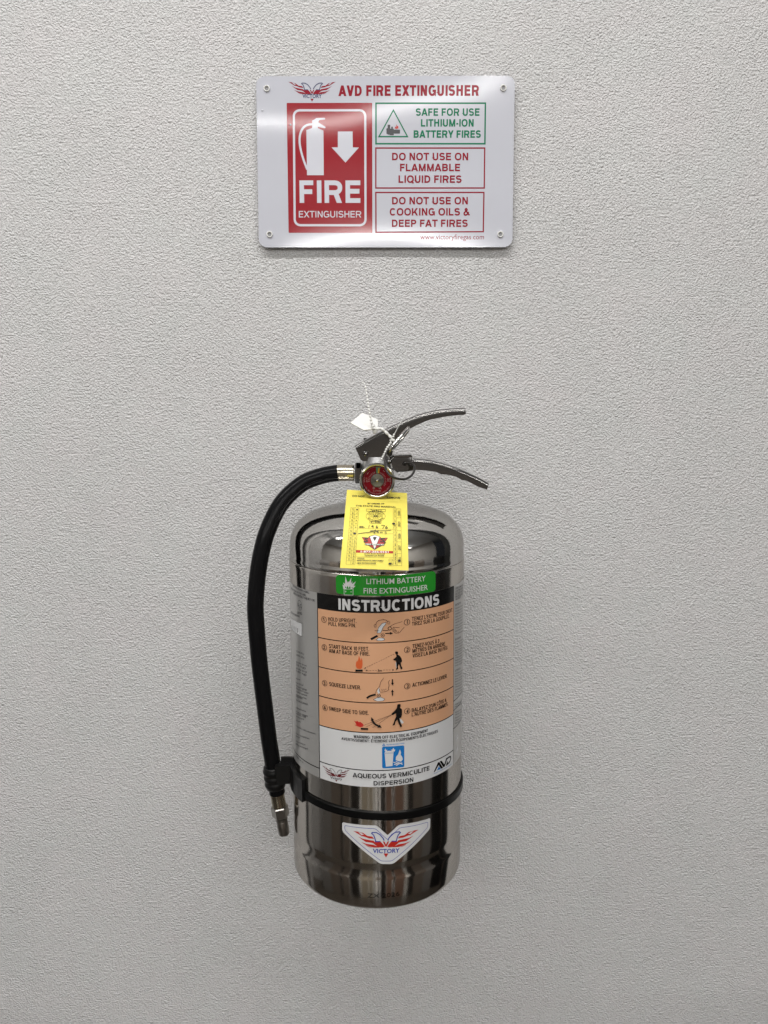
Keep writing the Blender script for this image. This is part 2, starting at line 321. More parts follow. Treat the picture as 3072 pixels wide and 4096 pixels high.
class Print:
    """flat print on a curved sheet: outlines in the sheet's own 2-D coordinates, laid on the surface at a small lift"""
    def __init__(s, surf, to2d, step, lift, fd=1e-4):
        s.S, s.to, s.step, s.lift, s.fd = surf, to2d, step, lift, fd; s.v = []; s.f = []; s.k = 0; s.crop = None
    def px(s, p):
        if s.crop: p = (s.crop[0] + p[0] * s.crop[2], s.crop[1] + p[1] * s.crop[2])
        return s.to(*p)
    def raw(s, v2, f):
        b = len(s.v); z = s.k * 6e-6; s.k += 1
        s.v += [(q[0], q[1], z) for q in v2]; s.f += [tuple(i + b for i in q) for q in f]; return s
    def poly2(s, v2):
        t = tessellate_polygon([[Vector((q[0], q[1], 0)) for q in v2]])
        return s.raw(v2, [tuple(q) for q in t])
    def poly(s, pts): return s.poly2([s.px(p) for p in pts])
    def rrect(s, TL, TR, BR, BL, r=0, seg=5):  # quad given by pixels, corner radius in px
        return s.poly(rpath([TL, TR, BR, BL], r, seg))
    def stroke(s, pts, w, closed=False): return s.stroke2([s.px(p) for p in pts], w * s.unit(), closed)
    def unit(s):                               # sheet units per pixel (of the crop in use), at the middle
        c = (s.crop[2] if s.crop else 1); return s.upx * c
    def stroke2(s, q, w, closed=False):
        n = len(q); v = []; f = []
        for i in range(n):
            a = q[i - 1] if (i or closed) else None; c = q[(i + 1) % n] if (i < n - 1 or closed) else None; b = q[i]
            d1 = Vector((b[0] - a[0], b[1] - a[1])).normalized() if a is not None else None
            d2 = Vector((c[0] - b[0], c[1] - b[1])).normalized() if c is not None else None
            if d1 is None: d1 = d2
            if d2 is None: d2 = d1
            n1 = Vector((-d1.y, d1.x)); n2 = Vector((-d2.y, d2.x)); m = n1 + n2
            if m.length < .2: m = n1
            m.normalize(); k = w / 2 / max(m.dot(n1), .45)
            v += [(b[0] + m.x * k, b[1] + m.y * k), (b[0] - m.x * k, b[1] - m.y * k)]
        for i in range(n if closed else n - 1):
            j = (i + 1) % n; f.append((2 * i, 2 * i + 1, 2 * j + 1, 2 * j))
        return s.raw(v, f)
    def dash(s, pts, w, on, off):
        q = [Vector(p) for p in pts]
        for a, b in zip(q, q[1:]):
            L = (b - a).length; t = 0
            while t < L:
                e = min(t + on, L); s.stroke([a + (b - a) * (t / L), a + (b - a) * (e / L)], w); t += on + off
        return s
    def circle(s, c, r, w, sy=1.0, seg=28):
        c2 = s.px(c); r *= s.unit(); return s.stroke2([(c2[0] + r * cos(2 * pi * k / seg), c2[1] + sy * r * sin(2 * pi * k / seg)) for k in range(seg)], w * s.unit(), True)
    def disc(s, c, r, seg=20):
        c2 = s.px(c); r *= s.unit(); return s.poly2([(c2[0] + r * cos(2 * pi * k / seg), c2[1] + r * sin(2 * pi * k / seg)) for k in range(seg)])
    def text(s, t, L, Rr, cap, bold=.018, flipn=False):
        v, f = glyphs(t, bold)
        if not v: return s
        x0 = min(q[0] for q in v); x1 = max(q[0] for q in v)
        a = Vector(s.px(L)); b = Vector(s.px(Rr)); d = b - a
        mid = ((L[0] + Rr[0]) / 2, (L[1] + Rr[1]) / 2); 
        n = Vector((-d.y, d.x)).normalized() * (cap * s.unit())
        if s.flip: n = -n
        return s.raw([tuple(a + d * ((q[0] - x0) / (x1 - x0)) + n * (q[1] / CAPH)) for q in v], f)
    def caps(s, t, L, Rr, cap, w=.19):         # grotesque capitals fitted between two baseline points
        a = Vector(s.px(L)); d = Vector(s.px(Rr)) - a; H = cap * s.unit(); n = Vector((-d.y, d.x)).normalized() * H
        if s.flip: n = -n
        t = t.replace('\u2019', "'"); base = [ACC.get(c, (c, None)) for c in t]
        tot = sum(GW[c][0] + 2 * GW[c][1] for c, _ in base) - GW[base[0][0]][1] - GW[base[-1][0]][1]
        sx = d.length / H / tot; ex = d.normalized() * H; x = -GW[base[0][0]][1] * sx; lay = 0
        keep = s.k
        for c, acc in base:
            bw, sb = GW[c]; x += sb * sx; Wd = max(bw * sx, w); parts = strokes(c, Wd, w)
            if acc is not None: parts += [('l', [(Wd * .5 - .12 * acc - .02, 1.06), (Wd * .5 + .12 * acc + .02, 1.26)])] if acc else [('l', [(Wd * .25, 1.06), (Wd * .5, 1.24), (Wd * .75, 1.06)])]
            s.k = keep
            for kind, pts in parts:
                f = lambda q: tuple(a + ex * (x + q[0]) + n * q[1])
                if kind == 'p': s.poly2([f(q) for q in pts])
                else: s.stroke2([f(q) for q in pts], w * H, kind == 'c')
            x += (bw + sb) * sx
        s.k = keep + 5
        return s
    flip = False; upx = 1.0
    def build(s, name, m, parent, thick=0, kind=None):
        bm = bmesh.new(); vs = [bm.verts.new(q) for q in s.v]
        for q in s.f:
            try: bm.faces.new([vs[i] for i in q])
            except ValueError: pass
        for ax in ((0, 1) if s.both else (0,)):
            lo = min(v.co[ax] for v in bm.verts); hi = max(v.co[ax] for v in bm.verts)
            for k in range(int(math.floor(lo / s.step)) + 1, int(math.ceil(hi / s.step))):
                no = (1, 0, 0) if ax == 0 else (0, 1, 0); co = [0, 0, 0]; co[ax] = k * s.step
                bmesh.ops.bisect_plane(bm, geom=bm.verts[:] + bm.edges[:] + bm.faces[:], dist=s.step * 1e-4, plane_co=co, plane_no=no)
        bm.verts.index_update(); V = []; NN = []
        for v in bm.verts:
            a, b, z = v.co; p = s.S(a, b); e = s.fd
            n = (s.S(a + e, b) - s.S(a - e, b)).cross(s.S(a, b + e) - s.S(a, b - e)).normalized()
            if n.dot(CAMP - p) < 0 and not s.keepn: n = -n
            if s.keepn and n.y > 0 and s.flat: n = -n
            V.append(p + n * (s.lift + z)); NN.append(n)
        F = []
        for f in bm.faces:
            q = [v.index for v in f.verts]; fn = Vector((0, 0, 0))
            for i in range(len(q)):
                A, B = V[q[i]], V[q[(i + 1) % len(q)]]; fn += A.cross(B)
            F.append(tuple(q if fn.dot(NN[q[0]]) >= 0 else q[::-1]))
        if thick:
            cnt = {}
            for f in F:
                for i in range(len(f)):
                    e = (f[i], f[(i + 1) % len(f)]); cnt[e] = 1
            bd = [e for e in cnt if (e[1], e[0]) not in cnt]
            nV = len(V); base = nV
            V += [V[i] - NN[i] * thick for i in range(nV)]; NN += [-NN[i] for i in range(nV)]
            F += [tuple(i + base for i in f[::-1]) for f in F]
            for a, b in bd:
                k = len(V); ed = (V[b] - V[a]).normalized(); n = ed.cross(NN[a]).normalized()
                V += [V[a].copy(), V[b].copy(), V[b + base].copy(), V[a + base].copy()]; NN += [n] * 4
                F.append((k + 1, k, k + 3, k + 2))
        bm.free()
        return mesh(name, V, F, m, parent, normals=NN, kind=kind)
    both = False; keepn = False; flat = False
def rpath(q, r, seg=5):
    if not r: return q
    out = []; n = len(q)
    for i in range(n):
        b = Vector(q[i]); a = Vector(q[i - 1]); c = Vector(q[(i + 1) % n]); d1 = (a - b).normalized(); d2 = (c - b).normalized()
        rr = r[i] if isinstance(r, (list, tuple)) else r
        for k in range(seg + 1):               # quadratic blend is close to an arc at right angles
            t = k / seg; p0 = b + d1 * rr; p2 = b + d2 * rr
            out.append(tuple(p0 * (1 - t) ** 2 + b * 2 * t * (1 - t) * .8 + (p0 + p2) * .5 * 2 * t * (1 - t) * .2 + p2 * t * t))
    return out
def mirror(pts, cx): return [(2 * cx - x, y) for x, y in pts][::-1]
# the winged emblem, drawn once in its own frame (about 573 x 242 units); A maps it to the sheet
EM_RED = [[(462, 140), (500, 146), (548, 158), (585, 186), (628, 193), (646, 214), (600, 208), (560, 192), (534, 186), (505, 166)],
          [(505, 190), (548, 211), (592, 221), (640, 230), (668, 262), (622, 247), (572, 239), (536, 215)],
          [(530, 240), (582, 257), (640, 266), (690, 291), (640, 290), (600, 277), (560, 258)],
          [(566, 262), (600, 280), (632, 291), (606, 287), (582, 276)],
          [(655, 218), (668, 240), (704, 241), (722, 262), (738, 284), (720, 291), (680, 288), (648, 262), (620, 236), (652, 242)]]
EM_HOLE = [[(506, 151), (530, 156), (556, 174), (534, 176)]]
EM_V = [(720, 236), (736, 240), (748, 266), (760, 240), (776, 236), (754, 284), (742, 284)]
EM_TIP = [(727, 345), (769, 345), (748, 380)]
EM_BLUE = [(732, 230), (724, 210), (696, 176), (664, 157), (630, 155), (622, 162), (640, 180), (650, 204), (658, 238), (700, 236)]
def emblem(mk, A, red, blue, parent, wv, capv, hole=None, name=None, white=None, txt='VICTORY'):
    p = mk(2e-5)
    for q in EM_RED:
        p.poly([A(*c) for c in q]); p.poly([A(*c) for c in mirror(q, 748)])
    p.poly([A(*c) for c in EM_V]); p.poly([A(*c) for c in EM_TIP]); p.build('emblem_wings', red, parent)
    if white:
        for q in (EM_HOLE[0], mirror(EM_HOLE[0], 748)):
            p = mk(1.2e-4); p.poly([A(*c) for c in q]); p.build('emblem_gap', white, parent)
    p = mk(1.6e-4)
    for q in (EM_BLUE, mirror(EM_BLUE, 748)): p.stroke([A(*c) for c in q], wv)
    p.text(txt, A(632, 336), A(866, 336), capv, .022); p.build('emblem_lettering', blue, parent)

# ------------------------------------------------------------------ the setting
def slab(name, c, h, m, smooth=None):
    return MB().box(c, h).build(name, m, None, None, 'structure')
WXR = .503
wall_o = mesh('wall', [(-WXR - .01, 0, 0), (WXR, 0, 0), (WXR, 0, 4.2), (-WXR - .01, 0, 4.2)], [(0, 1, 2, 3)], 'wall', kind='structure')
M['room_floor'] = mat('hall_floor', (.10, .085, .07), .35)
M['room_ceil'] = mat('hall_ceiling', (.70, .74, .78), .8)
M['room_far'] = mat('hall_far_wall', (.20, .18, .16), .7)
slab('floor', (0, -7, -.05), (9, 9, .05), 'room_floor')
slab('ceiling', (0, -7, LZ + .70), (9, 9, .05), 'room_ceil')
M['room_side'] = mat('hall_side_wall', (.45, .44, .42), .7)
slab('hall_wall_left', (-6.1, -7, 2.1), (.1, 6, 2.1), 'room_side'); slab('hall_wall_right', (6.1, -7, 2.1), (.1, 6, 2.1), 'room_side')
slab('far_wall', (0, -13, 2), (9, .1, 2), 'room_far')
slab('side_wall', (-1.68, -.31, 2.1), (.08, .31, 2.1), 'wall')
slab('wall_return', (-1.22, .05, 2.1), (.38, .05, 2.1), 'wall')
M['recess'] = mat('opening_dark', (.010, .011, .011), .5)  # darkness of the openings put into the colour of solid slabs
slab('door_recess', (-.68, .06, 2.1), (.17, .02, 2.1), 'recess')
slab('door_opening', (1.05, .06, 2.1), (.55, .02, 2.1), 'recess')
# things seen only mirrored in the steel: upright panels added for its dark and pale streaks (phi: bearing from the tank, degrees)
for nm, c, parts in (('streak_panel_dark', (.035, .03, .026), ((5, 11, 1.14), (-33, -22, 1.1), (1, 2.5, 1.1), (-47, -44, 1.1), (40, 47, 1.12), (20, 22, 1.1))), ('streak_panel_tan', (.66, .58, .45), ((-19, -11, 1.08), (-9.5, -5, 1.13))), ('streak_panel_white', (.85, .84, .80), ((-4, -1.5, 1.1), (36.5, 38.5, 1.15), (-21, -20, 1.1))),
                     ('streak_panel_rust', (.35, .22, .16), ((12, 19, 1.12), (23, 34, 1.1))), ('streak_panel_grey', (.30, .29, .28), ((-74, -61, 1.1), (62, 74, 1.1))), ('streak_panel_brown', (.25, .21, .175), ((48, 61, 1.12), (-60, -48, 1.08), (-43, -35, 1.12))), ('streak_panel_black', (.008, .008, .008), ((76, 92, 1.15),))):
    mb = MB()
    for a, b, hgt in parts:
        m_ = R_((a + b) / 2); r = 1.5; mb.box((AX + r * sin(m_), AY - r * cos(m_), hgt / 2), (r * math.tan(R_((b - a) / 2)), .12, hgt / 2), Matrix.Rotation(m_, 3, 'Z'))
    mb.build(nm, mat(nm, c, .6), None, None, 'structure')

# ------------------------------------------------------------------ the sign
SY = -0.0065
sign = empty('safety_sign', P3(1542, 989, 0), 'rectangular white metal AVD fire extinguisher sign with red panel, fixed to wall above extinguisher', 'sign')
sc = P3(1542, 640, SY)
def sign_bend(x, z):
    X = (x - sc.x) / .14; Z = (z - sc.z) / .092
    k = (.0135 * X + .0035 * X * X) / .55 if Z > 0 else .0196 * X * X     # the sheet is slightly twisted and its lower corners lift
    return .092 * .5 * Z * Z * k + .0002 * sin(5 * X + .8) * Z * (Z > 0)
def S_sign(x, z): return Vector((x, SY - sign_bend(x, z), z))
def sign_to(x, y):
    p = P3(x, y, SY); return (p.x, p.z)
UPX_S = (P3(1600, 640, SY) - P3(1500, 640, SY)).length / 100
def mkS(lift, crop=None):
    p = Print(S_sign, sign_to, .0055, lift); p.both = True; p.keepn = True; p.flat = True; p.upx = UPX_S; p.crop = crop; return p
cS = (1000, 280, .66305); c7 = (1000, 280, .33153)
p = mkS(0); p.rrect((1024, 304), (2059, 304), (2049, 989), (1036, 990), 34, 8); plate = p.build('panel', 'sign', sign, thick=.0012)
rp = mkS(8e-5, cS); rp.rrect((221, 198), (737, 198), (738, 983), (233, 983), 5); red = rp.build('red_panel', 'sign_red', sign)
p = mkS(1.6e-4, cS); p.stroke(rpath([(264, 243), (695, 243), (697, 937), (270, 937)], 34, 6), 13, True); p.build('border_line', 'sign_white', red)
p = mkS(1.6e-4, cS)
p.caps('FIRE', (300, 802), (666, 802), 130, .21); p.caps('EXTINGUISHER', (295, 890), (671, 890), 38, .15); p.build('lettering', 'sign_white', red)
p = mkS(1.6e-4, c7)
p.poly([(680, 724), (750, 700), (750, 608), (770, 600), (800, 580), (898, 577), (908, 585), (900, 598), (836, 604), (822, 630), (905, 682), (913, 692), (903, 702),
        (836, 690), (818, 684), (820, 702), (886, 732), (890, 1270), (688, 1270)])
p.stroke(spline([(752, 654), (690, 664), (640, 700), (607, 770), (598, 860), (612, 960), (645, 1080), (690, 1200)], 5), 25)
p.poly([(1060, 742), (1238, 742), (1240, 934), (1314, 936), (1152, 1118), (985, 934), (1060, 934)])
p.build('pictogram', 'sign_white', red)
p = mkS(8e-5, cS); p.caps('AVD FIRE EXTINGUISHER', (533, 157), (1380, 157), 60, .225); p.build('title_lettering', 'sign_darkred', sign)
p = mkS(8e-5, cS); p.text('www.victoryfiregas.com', (1027, 1022), (1411, 1022), 29, .0); p.build('web_address', 'sign_darkred', sign)
p = mkS(8e-5, cS); p.stroke([(760, 201), (1420, 201), (1417, 445), (760, 445)], 9, True); gf = p.build('green_frame', 'sign_green', sign)
p = mkS(1.2e-4, cS)
for t, a, b in (('SAFE FOR USE', (1000, 277), (1384, 277)), ('LITHIUM-ION', (1031, 342), (1349, 342)), ('BATTERY FIRES', (987, 409), (1392, 409))): p.caps(t, a, b, 42, .21)
p.stroke([(865, 243), (950, 402), (778, 402)], 7, True); p.build('lettering', 'sign_green', gf)
p = mkS(1.3e-4, cS)
for x0, x1, y0, y1 in ((830, 846, 330, 390), (823, 838, 352, 386), (842, 868, 354, 394), (868, 905, 360, 384), (852, 862, 342, 356)): p.rrect((x0, y0), (x1, y0), (x1, y1), (x0, y1), 3)
p.build('battery_pictogram', 'charcoal', gf)
p = mkS(1.9e-4, cS); p.poly([(872, 352), (878, 340), (882, 346), (884, 328), (890, 340), (894, 336), (896, 352), (884, 356)]); p.build('flame_pictogram', 'flame', gf)
for q, lines in (([(759, 471), (1416, 471), (1413, 712), (759, 712)], (('DO NOT USE ON', (857, 545), (1316, 545)), ('FLAMMABLE', (905, 611), (1267, 611)), ('LIQUID FIRES', (896, 681), (1276, 681)))),
                 ([(759, 739), (1411, 739), (1407, 976), (760, 979)], (('DO NOT USE ON', (857, 811), (1314, 811)), ('COOKING OILS &', (843, 878), (1325, 878)), ('DEEP FAT FIRES', (856, 947), (1313, 947))))):
    p = mkS(8e-5, cS); p.stroke(q, 8, True); fr = p.build('red_frame', 'sign_darkred', sign)
    p = mkS(1.2e-4, cS)
    for t, a, b in lines: p.caps(t, a, b, 43, .21)
    p.build('lettering', 'sign_darkred', fr)
emblem(lambda l: mkS(6e-5 + l, c7), lambda x, y: (x, y), 'sign_darkred', 'navy', sign, 9, 42, white='sign')
for x, y in ((1067, 354), (2013, 354), (1079, 938), (2001, 938)):
    c = P3(x, y, SY); y0 = S_sign(c.x, c.z).y
    m_ = MB().lathe([(.0033, -.0002), (.0035, .0008), (.0032, .0016), (.0026, .0017), (.0021, .0008), (.0020, -.0012)], (c.x, y0, c.z), (0, -1, 0), 28, False)
    ey = m_.build('rivet', 'white_plastic', sign, 60)
    MB().lathe([(.0020, 0), (.0016, .0002), (.0001, .0003)], (c.x, y0 - .0001, c.z), (0, -1, 0), 20).build('rivet_core', 'hole', ey, 60)
for x, y, r in ((1049, 441, .0012), (1162, 499, .0011)):
    c = P3(x, y, SY); MB().lathe([(r, -.0001), (r * .8, .0003), (.0001, .0005)], (c.x, S_sign(c.x, c.z).y, c.z), (0, -1, 0), 16).build('dent', 'sign', sign, 80)

# ------------------------------------------------------------------ the extinguisher
Zf = lambda py: oncyl(1508, py)[1]             # height of a front row on the tank
ext = empty('fire_extinguisher', (AX, AY, Zf(3622)), 'polished stainless steel fire extinguisher with orange instruction label, hung on stippled wall below sign', 'extinguisher')
zb, zl2, zl1, zs = Zf(3640), Zf(3519), Zf(3462), Zf(2300)
z0, HD = zs + .0075, .0475
prof = [(.0001, zb + .004), (RT - .012, zb + .004), (RT - .010, zb), (RT - .0028, zb + .0001), (RT - .0012, zb + .0007), (RT - .0002, zb + .0022), (RT + .0002, zb + .0050), (RT + .0002, zl2 - .0016), (RT + .0001, zl2 - .0008), (RT - .0001, zl2),
        (RT - .0004, zl2 + .0010), (RT - .0006, zl2 + .0018), (RT - .0008, zl2 + .004), (RT - .0007, zl2 + .008), (RT - .0005, zl1 - .003), (RT - .0001, zl1), (RT + .0001, zl1 + .003), (RT, zl1 + .010)]
prof += [(RT, zl1 + .010 + (zs - .004 - zl1 - .010) * k / 10) for k in range(1, 11)]
prof += [(RT, zs - .0010), (RT - .0003, zs - .0003), (RT - .0012, zs), (RT - .0012, zs + .0004)]
tank = MB().lathe(prof, (AX, AY, 0), (0, 0, 1), 160, False).build('tank', 'steel', ext, 50)
pd = [(RT - .0020, zs - .001), (RT - .0006, zs + .0002), (RT - .0001, zs + .0012), (RT - .0006, zs + .0035), (RT - .0006, zs + .006)]
for k in range(0, 25):
    a = pi / 2 * k / 24; c, s_ = cos(a), sin(a); q = (c ** 2.8 + s_ ** 2.8) ** (-1 / 2.8)
    pd.append(((RT - .0006) * c * q if k < 24 else .001, z0 + HD * s_ * q))
dome = MB().lathe(pd, (AX, AY, 0), (0, 0, 1), 160, False).build('dome', 'dome', ext, 60)
ztop = z0 + HD
mkT = lambda lift, crop=None: _mkT(lift, crop)
def _mkT(lift, crop):
    p = Print(S_tank, oncyl, .003, lift); p.upx = 2.27e-4; p.crop = crop; p.keepn = True; return p
def no_flip(): pass
# stamped year on the foot ring
p = mkT(.00042, (1140, 3100, .4581)); p.text('ZX 2026', (720, 1070), (1000, 1053), 42, .004); p.build('stamped_lettering', 'stamped', tank)

# -- labels
c4 = (1120, 2260, .4581); c5 = (1120, 2780, .4581); c6 = (1140, 3100, .4581); cl1 = (1140, 2280, .18983); cl2 = (1140, 2700, .18983)
cR1 = (1640, 2000, .27120); cR2 = (1640, 2600, .27120)
U = lambda x, y: oncyl(x, y)
TL, TR, BL, BR = U(1269.5, 2370), U(1814.4, 2343), U(1280, 3111), U(1812, 3059)
def ext_u(a, b, u):                            # the point at arc length u on the line a-b
    t = (u - a[0]) / (b[0] - a[0]); return (u, a[1] + (b[1] - a[1]) * t)
uL, uR = TL[0] - .060, TR[0] + .052
p = mkT(.00015); p.poly2([ext_u(TL, TR, uL), ext_u(TL, TR, uR), ext_u(BL, BR, uR), ext_u(BL, BR, uL)]); lab = p.build('instruction_label', 'silver', ext)
rows = [((1269.5, 2370), (1814.4, 2343)), ((1271, 2433), (1814.4, 2404)), ((1273.5, 2548.6), (1814, 2517)), ((1276, 2666), (1813, 2632)), ((1277, 2782), (1812.7, 2744)),
        ((1278, 2899), (1812, 2856)), ((1280, 3044.8), (1811.7, 3000)), ((1280, 3111), (1812, 3059))]
for i, (nm, m_) in enumerate((('title_band', 'lblack'), ('step_panel', 'orange'), ('step_panel', 'orange'), ('step_panel', 'orange'), ('step_panel', 'orange'), ('warning_panel', 'lwhite'), ('brand_panel', 'lwhite'))):
    p = mkT(.00020); (a, b), (c, d) = rows[i], rows[i + 1]; p.poly([a, b, d, c]); p.build(nm, m_, lab)
p = mkT(.00026)
for a, b in rows[2:7]: p.stroke([a, b], 4)
p.stroke([(1270, 2372), (1280, 3111)], 4); p.stroke([(1814.4, 2344), (1812, 3059)], 3)
p.stroke2([ext_u(U(1279, 3073), U(1184, 3009), uL), U(1279, 3073)], .0009)
for y in (2805, 2842, 2915): 
    a = U(1813, y); p.stroke2([a, (uR, a[1] + .0007)], .0007)
p.build('rule_line', 'lblack', lab)
p = mkT(.00026, c4); p.caps('INSTRUCTIONS', (512, 388), (1388, 345), 102, .225); p.build('title_lettering', 'lgrey', lab)
p = mkT(.00030, c4)
for t, a, b in (('HOLD UPRIGHT.', (424, 487), (667, 503)), ('PULL RING PIN.', (424, 527), (663, 544)), ('TENEZ L\u2019EXTINCTEUR DROIT.', (1150, 487), (1505, 405)), ('TIREZ SUR LA GOUPILLE.', (1150, 530), (1475, 458)),
                ('START BACK 10 FEET.', (430, 722), (778, 748)), ('AIM AT BASE OF FIRE.', (430, 762), (782, 790)), ('TENEZ-VOUS \u00c0 3', (1155, 725), (1387, 677)), ('M\u00c8TRES EN ARRI\u00c8RE.', (1155, 765), (1442, 700)),
                ('VISEZ LA BASE DU FEU.', (1155, 807), (1460, 733)), ('SQUEEZE LEVER.', (433, 1052), (707, 1085)), ('ACTIONNEZ LE LEVIER.', (1153, 1063), (1455, 980)), ('SWEEP SIDE TO SIDE.', (430, 1265), (775, 1305)),
                ('BALAYEZ D\u2019UN C\u00d4TE A', (1148, 1283), (1448, 1192)), ('L\u2019AUTRE DES FLAMMES.', (1148, 1320), (1462, 1225))): p.caps(t, a, b, 36, .15)
p.text('3m', (853, 928), (889, 928), 20, .02)
for n, c in (('1', (387, 475)), ('1', (1107, 497)), ('2', (391, 717)), ('2', (1108, 738)), ('3', (394, 1029)), ('3', (1109, 1055)), ('4', (398, 1243)), ('4', (1108, 1272))):
    p.circle(c, 27, 4); w_ = 5 if n == '1' else 9; p.caps(n, (c[0] - w_, c[1] + 17), (c[0] + w_, c[1] + 17), 36, .17)
p.crop = c5
p.caps('WARNING: TURN OFF ELECTRICAL EQUIPMENT', (645, 370), (1287, 317), 28, .165); p.caps('AVERTISSEMENT: \u00c9TEINDRE LES \u00c9QUIPEMENTS \u00c9LECTRIQUES', (540, 386), (1373, 322), 26, .165)
p.caps('AQUEOUS VERMICULITE', (637, 713), (1300, 652), 44, .19); p.caps('DISPERSION', (818, 785), (1160, 752), 42, .19)
p.build('lettering', 'lblack', lab)
# pictures of the four steps
p = mkT(.00030, c4)
p.stroke(spline([(793, 648), (820, 634), (852, 617)], 4), 20); p.stroke([(826, 574), (868, 574)], 4); p.stroke([(895, 571), (945, 571)], 5)
p.circle((958, 553), 15, 6); p.circle((897, 614), 15, 4); p.disc((897, 614), 5)
p.stroke([(918, 596), (962, 596)], 9); p.poly([(960, 582), (987, 596), (960, 608)])
for q in ([(962, 536), (1000, 514), (1035, 503), (1068, 493)], [(985, 543), (1020, 545), (1045, 543)], [(1085, 543), (1066, 562), (1048, 585), (1030, 596)], [(978, 572), (990, 580), (1000, 590), (1016, 595), (1030, 588), (1032, 575)]): p.stroke(spline(q and [(a, b, 0) for a, b in q], 4), 3.2)
for c in ((988, 556), (998, 566), (1010, 577)): p.circle(c, 8, 3)
p.dash([(836, 520), (843, 500), (860, 484), (880, 480), (905, 476), (928, 482), (942, 496)], 6, 6, 4)
for cx, cy in ((832, 530), (948, 502)):
    for k in range(8): 
        a = pi / 4 * k + .3; p.stroke([(cx + 5 * cos(a), cy + 7 * sin(a)), (cx + 15 * cos(a), cy + 18 * sin(a))], 2.4)
p.stroke([(846, 592), (860, 545), (892, 508), (926, 499), (922, 516), (900, 542), (886, 576), (878, 592)], 3, True)
p.stroke([(838, 652), (862, 634), (905, 637), (915, 652), (890, 660), (856, 659)], 3, True)
# step 2: man, distance lines
p.poly([(1004, 757), (1012, 752), (1028, 755), (1031, 770), (1024, 778), (1044, 790), (1060, 815), (1064, 840), (1052, 852), (1058, 880), (1070, 900), (1054, 911), (1044, 880), (1036, 862), (1028, 885), (1032, 905), (1010, 917),
        (1016, 895), (1014, 862), (1012, 835), (1000, 832), (986, 824), (1000, 812), (1016, 798), (1014, 780), (1006, 772)])
p.dash([(735, 902), (1002, 773)], 2.6, 15, 8); p.poly([(733, 903), (748, 890), (752, 900)])
p.dash([(757, 918), (845, 918)], 3, 15, 10); p.dash([(900, 915), (985, 914)], 3, 15, 10); p.poly([(747, 918), (761, 911), (761, 925)]); p.poly([(996, 914), (982, 907), (982, 921)])
p.poly([(660, 911), (723, 911), (723, 929), (660, 929)]); p.poly([(706, 1419), (770, 1421), (770, 1437), (706, 1435)])
# step 3: squeezing hand, arrows
p.stroke(spline([(758, 1160, 0), (790, 1140, 0), (836, 1128, 0)], 4), 17)
for q in ([(905, 983), (880, 1020), (868, 1062), (846, 1085), (834, 1118)], [(957, 1003), (946, 1025), (952, 1050), (944, 1075), (950, 1085), (930, 1100)], [(868, 1078), (876, 1108), (930, 1100)], [(888, 1080), (893, 1098)], [(906, 1080), (910, 1096)], [(922, 1078), (926, 1092)]): p.stroke(spline([(a, b, 0) for a, b in q], 4), 3.2)
p.circle((862, 1138), 15, 4); p.disc((862, 1138), 5); p.stroke([(816, 1172), (850, 1155), (880, 1152), (915, 1168), (900, 1184), (850, 1188)], 3, True)
for s_, y in ((1, 995), (-1, 1138)):
    p.poly([(976, y), (986, y), (986, y + s_ * 32), (994, y + s_ * 32), (981, y + s_ * 54), (968, y + s_ * 32), (976, y + s_ * 32)])
# step 4: spray, sweep arrow, man
for y0, x0 in ((1395, 735), (1408, 758), (1417, 810)): p.dash([(x0, y0), (972, 1305)], 4, 6, 5)
p.stroke(spline([(806, 1345, 0), (815, 1368, 0), (834, 1388, 0), (862, 1403, 0)], 4), 17); p.poly([(797, 1324), (820, 1346), (796, 1358)]); p.poly([(888, 1417), (870, 1388), (850, 1414)])
p.poly([(1022, 1216), (1034, 1209), (1050, 1212), (1050, 1232), (1044, 1242), (1062, 1256), (1062, 1300), (1056, 1325), (1040, 1336), (1052, 1380), (1064, 1404), (1050, 1414), (1030, 1370), (1022, 1345), (1006, 1365), (1000, 1392),
        (980, 1398), (990, 1375), (1000, 1345), (1012, 1318), (1010, 1290), (985, 1305), (970, 1306), (974, 1292), (1000, 1268), (1018, 1245)])
p.build('pictogram', 'lblack', lab)
for m_, l, q in (('pictogram_fill', .00028, [(846, 592), (860, 545), (892, 508), (926, 499), (922, 516), (900, 542), (886, 576), (878, 592)]), ('pictogram_fill', .00028, [(838, 652), (862, 634), (905, 637), (915, 652), (890, 660), (856, 659)]),
                 ('pictogram_fill', .00028, [(848, 1100), (866, 1068), (874, 1110), (860, 1128)]), ('pictogram_fill', .00028, [(816, 1172), (850, 1155), (880, 1152), (915, 1168), (900, 1184), (850, 1188)]),
                 ('pictogram_cylinder', .00046, [(1008, 850), (1020, 846), (1026, 890), (1012, 896)]), ('pictogram_cylinder', .00046, [(1040, 1336), (1056, 1344), (1080, 1372), (1064, 1386), (1036, 1352)])):
    p = mkT(l, c4); p.poly(q); p.build(m_, 'lwhite', lab)
p = mkT(.00028, c4); p.poly([(672, 903), (662, 880), (664, 850), (676, 830), (678, 846), (690, 790), (698, 812), (706, 838), (710, 808), (720, 830), (722, 870), (716, 900), (700, 908)]); p.build('flame_pictogram', 'lflame', lab)
p = mkT(.00028, c4); p.poly([(656, 1372), (645, 1357), (668, 1366), (674, 1358), (690, 1372), (700, 1367), (722, 1384), (732, 1398), (722, 1412), (700, 1416), (678, 1408), (650, 1395), (668, 1393)]); p.build('flame_pictogram', 'lred', lab)
